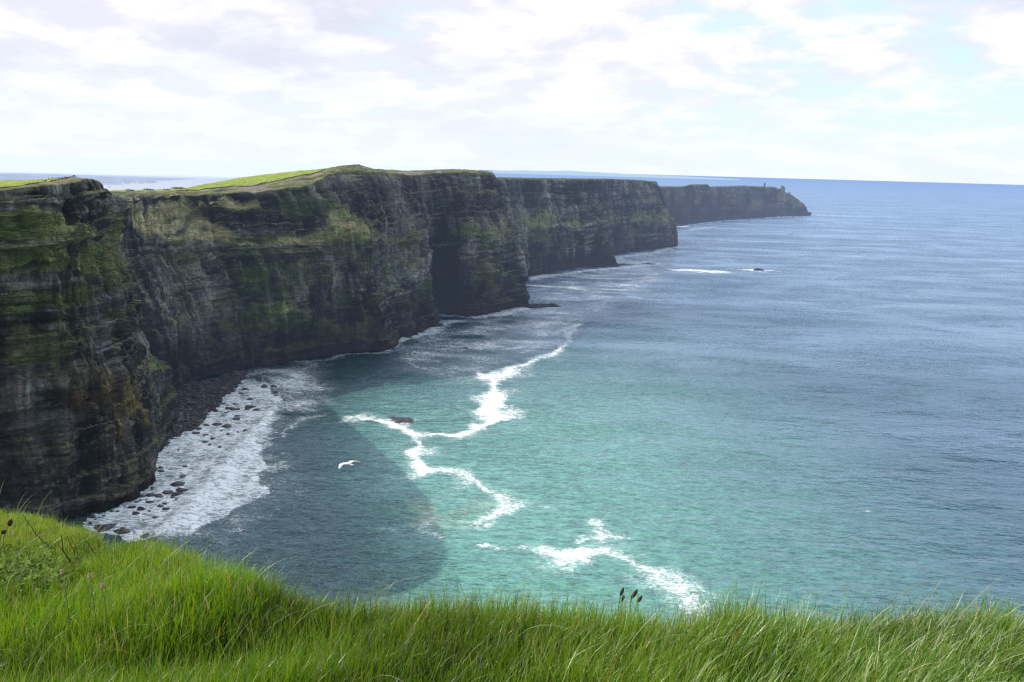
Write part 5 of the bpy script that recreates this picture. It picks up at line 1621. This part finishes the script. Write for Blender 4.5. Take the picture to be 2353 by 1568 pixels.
ra = np.concatenate([np.linspace(-PI, -0.95, 40, endpoint=False), np.linspace(-0.95, 0.95, 330, endpoint=False), np.linspace(0.95, PI, 41)])
rb = np.concatenate([[0.02, 0.4], np.linspace(0.8, 9, 170), 9 * 1.12 ** np.arange(1, 42)])
GX, GY = np.sin(ra)[:, None] * rb[None, :], np.cos(ra)[:, None] * rb[None, :]
GZ = np.maximum(ground_z(GX, GY), -4)
gc = mixc((0.018, 0.026, 0.008), (0.05, 0.05, 0.018), np.clip(0.5 + fbm(GX / 0.2, GY / 0.2, 0, 3, 505), 0, 1))
M_SOIL = mat_vcol('turf_soil', 14, 0.5, 0.02, haze=None)
link('ground', raw_mesh('ground', np.stack([GX, GY, GZ], 2), grid_faces(*GX.shape), 4, gc, smooth=True), M_SOIL, kind='structure', label='grassy brink of the cliff at the lookout')

m, nt = new_mat('grass_blade')
c_ = attr(nt, 'Col').outputs['Color']
df = nt.nodes.new('ShaderNodeBsdfDiffuse')
nt.links.new(c_, df.inputs[0])
tr = nt.nodes.new('ShaderNodeBsdfTranslucent')
hs = nt.nodes.new('ShaderNodeHueSaturation')
hs.inputs['Saturation'].default_value = 1.1
hs.inputs['Value'].default_value = 1.25
nt.links.new(c_, hs.inputs['Color'])
nt.links.new(hs.outputs[0], tr.inputs[0])
mx = nt.nodes.new('ShaderNodeMixShader')
mx.inputs[0].default_value = 0.48
nt.links.new(df.outputs[0], mx.inputs[1])
nt.links.new(tr.outputs[0], mx.inputs[2])
gg = nt.nodes.new('ShaderNodeBsdfGlossy')
gg.inputs['Roughness'].default_value = 0.42
gg.inputs['Color'].default_value = (0.9, 0.95, 0.85, 1)
mx2 = nt.nodes.new('ShaderNodeMixShader')
mx2.inputs[0].default_value = 0.055
nt.links.new(mx.outputs[0], mx2.inputs[1])
nt.links.new(gg.outputs[0], mx2.inputs[2])
M_BLADE = finish(m, nt, mx2.outputs[0])
m, nt = new_mat('clover_leaf')
c_ = attr(nt, 'Col').outputs['Color']
M_LEAF = finish(m, nt, princ(nt, c_, 0.8, 0.1))


def blades(x, y, L, wdt, lean_az, lean, curl, c0, c1, nseg=4, z=None):
    """ribbon blades: lean is the angle from vertical at the root, curl the extra bend to the tip"""
    n = len(x)
    z0 = ground_z(x, y) - 0.01 if z is None else z
    t = np.linspace(0, 1, nseg + 1)
    ang = lean[:, None] + curl[:, None] * t[None, :] ** 1.3
    dl = (L / nseg)[:, None]
    hx = np.concatenate([np.zeros((n, 1)), np.cumsum(np.sin(ang[:, :-1]) * dl, 1)], 1)
    hz = np.concatenate([np.zeros((n, 1)), np.cumsum(np.cos(ang[:, :-1]) * dl, 1)], 1)
    px = x[:, None] + hx * np.cos(lean_az)[:, None]
    py = y[:, None] + hx * np.sin(lean_az)[:, None]
    pz = z0[:, None] + hz
    side = lean_az + PI / 2 + RNG.normal(0, 0.7, n)
    wt = wdt[:, None] * np.array([0.75, 1.0, 0.85, 0.55, 0.06] if nseg == 4 else np.interp(t, [0, .25, .5, .75, 1], [0.75, 1, .85, .55, .06]))[None, :]
    ox, oy = np.cos(side)[:, None] * wt / 2, np.sin(side)[:, None] * wt / 2
    A = np.stack([px - ox, py - oy, pz], 2)
    B = np.stack([px + ox, py + oy, pz], 2)
    V = np.stack([A, B], 2).reshape(n, -1, 3)
    m_ = 2 * (nseg + 1)
    base = np.arange(n)[:, None, None] * m_
    k = np.arange(nseg)[None, :, None] * 2
    F = (base + k + np.array([0, 1, 3, 2])[None, None, :]).reshape(-1, 4)
    sh = np.repeat(t, 2)[None, :, None]
    Cc = c0[:, None, :] * (1 - sh) + c1[:, None, :] * sh
    return V.reshape(-1, 3), F, Cc.reshape(-1, 3)


def scatter(n, r0=1.15, extra=0.22, a0=-0.80, a1=0.72):
    az = RNG.uniform(a0, a1, n * 4)
    br = np.interp(az, taz, tbr) + extra
    r = np.sqrt(RNG.uniform(r0 ** 2, 70.0, n * 4))
    ok = r < br
    az, r = az[ok][:n], r[ok][:n]
    return np.sin(az) * r, np.cos(az) * r, az, r


GV, GF, GC, go = [], [], [], 0


def addb(res):
    global go
    V, F, C = res
    GV.append(V)
    GF.append(F + go)
    GC.append(C)
    go += len(V)


def palette(n, x, y, leftness):
    g0 = mixc((0.010, 0.030, 0.003), (0.032, 0.080, 0.007), RNG.uniform(0, 1, n))
    g1 = mixc((0.095, 0.230, 0.014), (0.285, 0.410, 0.040), RNG.uniform(0, 1, n) ** 1.3)
    yl = mixc((0.22, 0.26, 0.035), (0.34, 0.29, 0.07), RNG.uniform(0, 1, n))
    pk = np.clip(0.02 + 0.55 * leftness + 0.5 * fbm(x / 0.5, y / 0.5, 0, 3, 511), 0, 0.85)
    g1 = mixc(g1, yl, pk * RNG.uniform(0, 1, n))
    dry = RNG.uniform(0, 1, n) < 0.035 + 0.04 * leftness
    g1[dry] = mixc((0.42, 0.33, 0.14), (0.52, 0.40, 0.22), RNG.uniform(0, 1, dry.sum()))
    g0[dry] = (0.18, 0.15, 0.05)
    org = RNG.uniform(0, 1, n) < 0.012
    g1[org] = (0.50, 0.26, 0.05)
    return g0, g1


N = 150000
x, y, az, r = scatter(N)
n = len(x)
left = sstep(2.9, 5.0, r) * sstep(0.0, -0.35, az)
hm = fbm(x / 0.45, y / 0.45, 0, 3, 521)
L = (0.080 + 0.06 * (hm + 0.3) + RNG.gamma(1.5, 0.022, n)) * (1 - 0.45 * left)
L = np.clip(L, 0.05, 0.34)
wdt = RNG.uniform(0.0018, 0.0042, n)
laz = RNG.normal(0.15, 1.0, n) + np.where(RNG.uniform(0, 1, n) < 0.3, RNG.uniform(-PI, PI, n), 0)
lean = np.abs(RNG.normal(0.14, 0.30, n)) + 0.16 * sstep(0.1, 0.6, az)
curl = np.abs(RNG.normal(0.22, 0.45, n)) + 0.20 * sstep(0.1, 0.6, az)
c0, c1 = palette(n, x, y, left)
dk = np.clip(1 - 0.35 * sstep(0.1, -0.35, hm), 0.5, 1) * (1 - 0.28 * np.exp(-(((x + 1.0) / 0.75) ** 2 + ((y - 2.2) / 0.32) ** 2)))  # includes the shade of the dip, painted into the blade colours
c0, c1 = c0 * dk[:, None], c1 * dk[:, None]
addb(blades(x, y, L, wdt, laz, lean, curl, c0, c1))
# long arching pale blades, bent by the wind
n = 260
x, y, az, r = scatter(n, 1.3)
n = len(x)
addb(blades(x, y, RNG.uniform(0.26, 0.46, n), RNG.uniform(0.002, 0.0036, n), RNG.normal(0.0, 0.55, n), RNG.uniform(0.05, 0.5, n), RNG.uniform(0.9, 2.2, n) * 0.8,
            np.tile((0.06, 0.12, 0.03), (n, 1)), mixc((0.20, 0.28, 0.12), (0.40, 0.40, 0.22), RNG.uniform(0, 1, n)), 8))
# wind combed fringe on the brink
n = 4200
az = RNG.uniform(-0.75, 0.72, n)
r = np.interp(az, taz, tbr) + RNG.normal(0.02, 0.12, n)
x, y = np.sin(az) * r, np.cos(az) * r
rt_ = sstep(0.0, 0.5, az)
c0, c1 = palette(n, x, y, sstep(0.0, -0.3, az))
straw = RNG.uniform(0, 1, n) < 0.10
c1[straw] = (0.50, 0.40, 0.26)
addb(blades(x, y, (RNG.uniform(0.06, 0.13, n) + RNG.gamma(1.2, 0.025, n)) * (1 + 0.25 * rt_) * (1 - 0.30 * sstep(-0.1, -0.4, az)), RNG.uniform(0.0014, 0.0028, n), RNG.normal(0.05, 0.55, n),
            RNG.uniform(0.05, 0.5, n) + 0.25 * rt_, RNG.uniform(0.1, 0.7, n) + 0.3 * rt_, c0, c1, 6))
GVa = np.concatenate(GV)
grass_o = link('grass', raw_mesh('grass', GVa, np.concatenate(GF), 4, np.concatenate(GC)), M_BLADE, kind='stuff', label='long windblown green grass along the brink of the cliff')

# ------------------------------------------------------------------ plants in the grass
M_STEM = mat_plain('green_stem', (0.13, 0.20, 0.05), 0.2, 60)
M_HEAD = mat_plain('brown_seed_head', (0.075, 0.036, 0.022), 0.7, 260, bumpd=0.002)
M_DRY = mat_plain('dry_brown_stem', (0.085, 0.062, 0.036), 0.3, 60)
M_TAN = mat_plain('dry_tan_stalk', (0.34, 0.25, 0.15), 0.3, 60)
M_PINK = mat_plain('pink_petal', (0.66, 0.42, 0.40), 0.25, 90)


def seed_head(p0, p1, rmax, n=12):
    """spindle shaped head with knobbly scales"""
    p0, p1 = Vector(p0), Vector(p1)
    pts, rads = [], []
    for i in range(15):
        t = i / 14
        pts.append(p0.lerp(p1, t))
        rads.append(rmax * max(0.12, (math.sin(PI * min(1, t * 0.93 + 0.09)) ** 0.62)))
    V, F = tube(pts, rads, n)
    ax = (p1 - p0).normalized()
    out = []
    for i, v in enumerate(V):
        ring, k = divmod(i, n)
        q = Vector(v) - pts[ring]
        f = 1 + (0.18 if (k + ring) % 2 else -0.12)
        out.append(tuple(pts[ring] + q * f))
    return out, F


def plantain(h0, h1, foot, dist, rmax, label):
    a, b = at(*h0, dist), at(*h1, dist)
    f = at(*foot, dist * 0.995)
    f = np.array([f[0], f[1], min(f[2], float(ground_z(f[0], f[1])) + 0.12)])
    root = np.array([f[0], f[1], float(ground_z(f[0], f[1])) - 0.01])
    o = link('plantain', None, None, label=label, category='plant', group='brown plantain heads on the brink')
    o.location = tuple(root)
    midp = (Vector(f) + Vector(b)) / 2 - Vector((0.004, 0, 0))
    st = [Vector(root), Vector(f), midp, Vector(b)]
    st = [p - Vector(root) for p in st]
    pts = []
    for i in range(13):
        t = i / 12 * 3
        j = min(2, int(t))
        pts.append(st[j].lerp(st[j + 1], t - j))
    for _ in range(3):
        pts = [pts[0]] + [(pts[i - 1] + pts[i] * 2 + pts[i + 1]) / 4 for i in range(1, len(pts) - 1)] + [pts[-1]]
    link('stem', pymesh('plantain_stem', *tube(pts, 0.0018, 6)), M_STEM, o)
    link('flower_head', pymesh('plantain_head', *seed_head(Vector(b) - Vector(root), Vector(a) - Vector(root), rmax), smooth=False), M_HEAD, o)


def c7(x, y):
    return ((2400 + x / 7.84) / 1.7408, (2280 + y / 7.84) / 1.7408)


plantain(c7(745, 545), c7(640, 800), c7(565, 1230), 2.85, 0.0062, 'brown plantain head tallest and leftmost of the tight cluster on the brink')
plantain(c7(757, 775), c7(695, 970), c7(680, 1230), 2.80, 0.0056, 'small dark plantain head just under the tallest one')
plantain(c7(1190, 595), c7(990, 880), c7(905, 1300), 2.85, 0.0066, 'thick brown plantain head in the middle of the cluster on the brink')
plantain(c7(1325, 800), c7(1165, 1015), c7(1060, 1300), 2.82, 0.0060, 'slanting brown plantain head at the right end of the cluster')
plantain(c7(510, 1345), c7(470, 1410), c7(460, 1470), 2.7, 0.0048, 'little dark plantain head low in the grass left of the cluster')


def c6(x, y):
    return (x / 1.6807 / 1.7408, (1950 + y / 1.6807) / 1.7408)


def stalk(path, dist, rad, mat, name, label, cat='dead plant', head=None):
    P = [Vector(at(*c6(*p), dist)) for p in path]
    g = P[-1].copy()
    gz = float(ground_z(g.x, g.y)) - 0.02
    P.append(Vector((g.x, g.y, gz)))
    root = P[-1]
    o = link(name, None, None, label=label, category=cat)
    o.location = root
    pts = []
    for i in range(len(P) - 1):
        for t in range(5):
            q = P[i].lerp(P[i + 1], t / 5) - root
            pts.append(q + Vector((0, 0, 0.004 * math.sin(i * 2.1 + t))))
    pts.append(Vector((0, 0, 0)))
    rads = [rad * 0.62 * (0.5 + 0.5 * min(1, i / 6)) for i in range(len(pts))]
    link('stem', pymesh(name + '_stem', *tube(pts, rads, 6)), mat, o)
    if head:
        a, b = (Vector(at(*c6(*p), dist)) - root for p in head[:2])
        link('seed_head', pymesh(name + '_head', *seed_head(a, b, head[2]), smooth=False), M_HEAD, o)
    return o


stalk([(152, 180), (180, 225), (215, 265), (238, 315), (300, 375), (370, 410)], 4.6, 0.0032, M_DRY, 'withered_plant', 'long thin bent brown stem leaning over the left grass')
stalk([(410, 318), (418, 360), (424, 420), (450, 470), (478, 512)], 4.2, 0.0042, M_DRY, 'withered_plant', 'thick dark bare stem standing middle of the left grass')
stalk([(392, 385), (425, 430), (460, 470), (500, 520)], 4.2, 0.0036, M_DRY, 'withered_plant', 'short dark stem crossing low behind the thick bare one')
stalk([(446, 328), (470, 375), (500, 420)], 4.4, 0.0028, M_DRY, 'withered_plant', 'thin dark stem right of the thick bare one')
stalk([(475, 352), (505, 385), (520, 430)], 4.4, 0.0024, M_DRY, 'withered_plant', 'shortest thin stem between the thick bare one and the outermost')
stalk([(552, 336), (590, 375), (622, 420), (650, 460), (682, 495)], 4.2, 0.0034, M_DRY, 'withered_plant', 'outermost dark stem sloping down to the right on the left grass')
stalk([(60, 262), (40, 300), (20, 340)], 4.9, 0.0028, M_DRY, 'dock_seed_head', 'upper dark seed head at the far left edge of the grass', 'plant', ((62, 258), (76, 210), 0.012))
stalk([(14, 312), (4, 340), (-5, 380)], 4.8, 0.0028, M_DRY, 'dock_seed_head', 'lower dark seed head cut by the left edge', 'plant', ((14, 312), (40, 284), 0.011))
stalk([(1638, 580), (1620, 615), (1590, 650), (1580, 690), (1592, 740), (1600, 800)], 2.85, 0.0034, M_TAN, 'withered_plant', 'pale dry twisted stalk standing up from the brink left of centre', 'dead plant')


def clover(px, py, dist, label):
    c = Vector(at(*c6(px, py), dist))
    gz = float(ground_z(c.x, c.y))
    o = link('clover_flower', None, None, label=label, category='flower', group='pink clover flowers')
    o.location = (c.x, c.y, gz)
    hgt = max(0.05, c.z - gz)
    link('stem', pymesh('clover_stem', *tube([(0.01, 0, -0.01), (0.006, 0.003, hgt * .5), (0, 0, hgt)], 0.0015, 6)), M_STEM, o)
    parts = []
    rg = random.Random(px)
    for k in range(70):
        zz = 1 - 2 * (k + .5) / 70
        a = k * 2.399963
        d = Vector((math.cos(a) * math.sqrt(1 - zz * zz), math.sin(a) * math.sqrt(1 - zz * zz), zz))
        if zz < -0.75:
            continue
        t = d.orthogonal().normalized()
        b = d.cross(t)
        c0_ = Vector((0, 0, hgt)) + d * 0.004
        tip = Vector((0, 0, hgt)) + Vector((d.x * .0068, d.y * .0068, d.z * .0100))
        parts.append(([tuple(c0_ + t * .001), tuple(c0_ - t * .001), tuple(tip - t * .0014), tuple(tip + t * .0014), tuple(tip + b * .0013 + d * .0013)], [(0, 1, 2, 3), (3, 2, 4)]))
    link('petals', pymesh('clover_petals', *join_parts(parts), smooth=False), M_PINK, o)


clover(417, 568, 3.15, 'pale pink clover flower upper left in the leafy patch')
clover(602, 595, 3.05, 'pale pink clover flower right of the leafy patch')
clover(688, 663, 2.85, 'pale pink clover flower lowest and farthest right of the three')

# low clover leaves among the grass on the left
n = 1300
lx, ly_ = [], []
while len(lx) < n:
    u, v = RNG.uniform(-60, 560), RNG.uniform(430, 720)
    cen = np.exp(-(((u - 190) / 260) ** 2 + ((v - 560 - 0.12 * (u - 200)) / 95) ** 2))
    if RNG.uniform() > cen:
        continue
    d = ray(*c6(u, v))
    # walk the sight line down to the turf
    t = 1.5
    for _ in range(60):
        q = EYE + d * t
        gap = q[2] - float(ground_z(q[0], q[1]))
        if gap < 0.02:
            break
        t += max(0.01, gap * 0.8)
    if math.hypot(q[0], q[1]) > 7:
        continue
    for _ in range(6):
        lx.append(q[0] + RNG.normal(0, .05))
        ly_.append(q[1] + RNG.normal(0, .05))
lx, ly_ = np.array(lx[:n]), np.array(ly_[:n])
lz = ground_z(lx, ly_) + RNG.uniform(0.015, 0.06, n)
LV, LF, LC = [], [], []
o_ = 0
for i in range(n):
    nrm = Vector((RNG.normal(0, .45), RNG.normal(0, .45), 1)).normalized()
    t = nrm.orthogonal().normalized()
    b = nrm.cross(t)
    a0 = RNG.uniform(0, 6.28)
    s_ = RNG.uniform(0.008, 0.015)
    c = Vector((lx[i], ly_[i], lz[i]))
    col = mixc((0.035, 0.075, 0.010), (0.13, 0.20, 0.028), RNG.uniform(0, 1))
    for j in range(3):
        a = a0 + j * 2.094
        d = t * math.cos(a) + b * math.sin(a)
        e = t * -math.sin(a) + b * math.cos(a)
        LV += [tuple(c), tuple(c + d * s_ * .8 + e * s_ * .55), tuple(c + d * s_ * 1.5 + e * s_ * .35 - nrm * s_ * .15), tuple(c + d * s_ * 1.5 - e * s_ * .35 - nrm * s_ * .15), tuple(c + d * s_ * .8 - e * s_ * .55)]
        LF += [(o_, o_ + 1, o_ + 2), (o_, o_ + 2, o_ + 3), (o_, o_ + 3, o_ + 4)]
        LC += [col] * 5
        o_ += 5
link('clover_leaves', raw_mesh('clover_leaves', np.array(LV), np.array(LF), 3, np.array(LC)), M_LEAF, kind='stuff', label='low leafy clover patch in the grass on the left')

SC.view_settings.view_transform = 'Standard'
SC.view_settings.look = 'None'
SC.view_settings.exposure = 0
SC.view_settings.gamma = 1
SC.cycles.use_denoising = True
SC.cycles.denoising_prefilter = 'NONE'
SC.cycles.denoising_quality = 'HIGH'
SC.cycles.denoising_input_passes = 'RGB_ALBEDO_NORMAL'
SC.cycles.use_adaptive_sampling = False
SC.cycles.pixel_filter_type = 'BLACKMAN_HARRIS'
SC.cycles.filter_width = 1.35
SC.cycles.max_bounces = 5
SC.cycles.diffuse_bounces = 2
SC.cycles.glossy_bounces = 2
SC.cycles.transmission_bounces = 3
SC.cycles.sample_clamp_indirect = 4
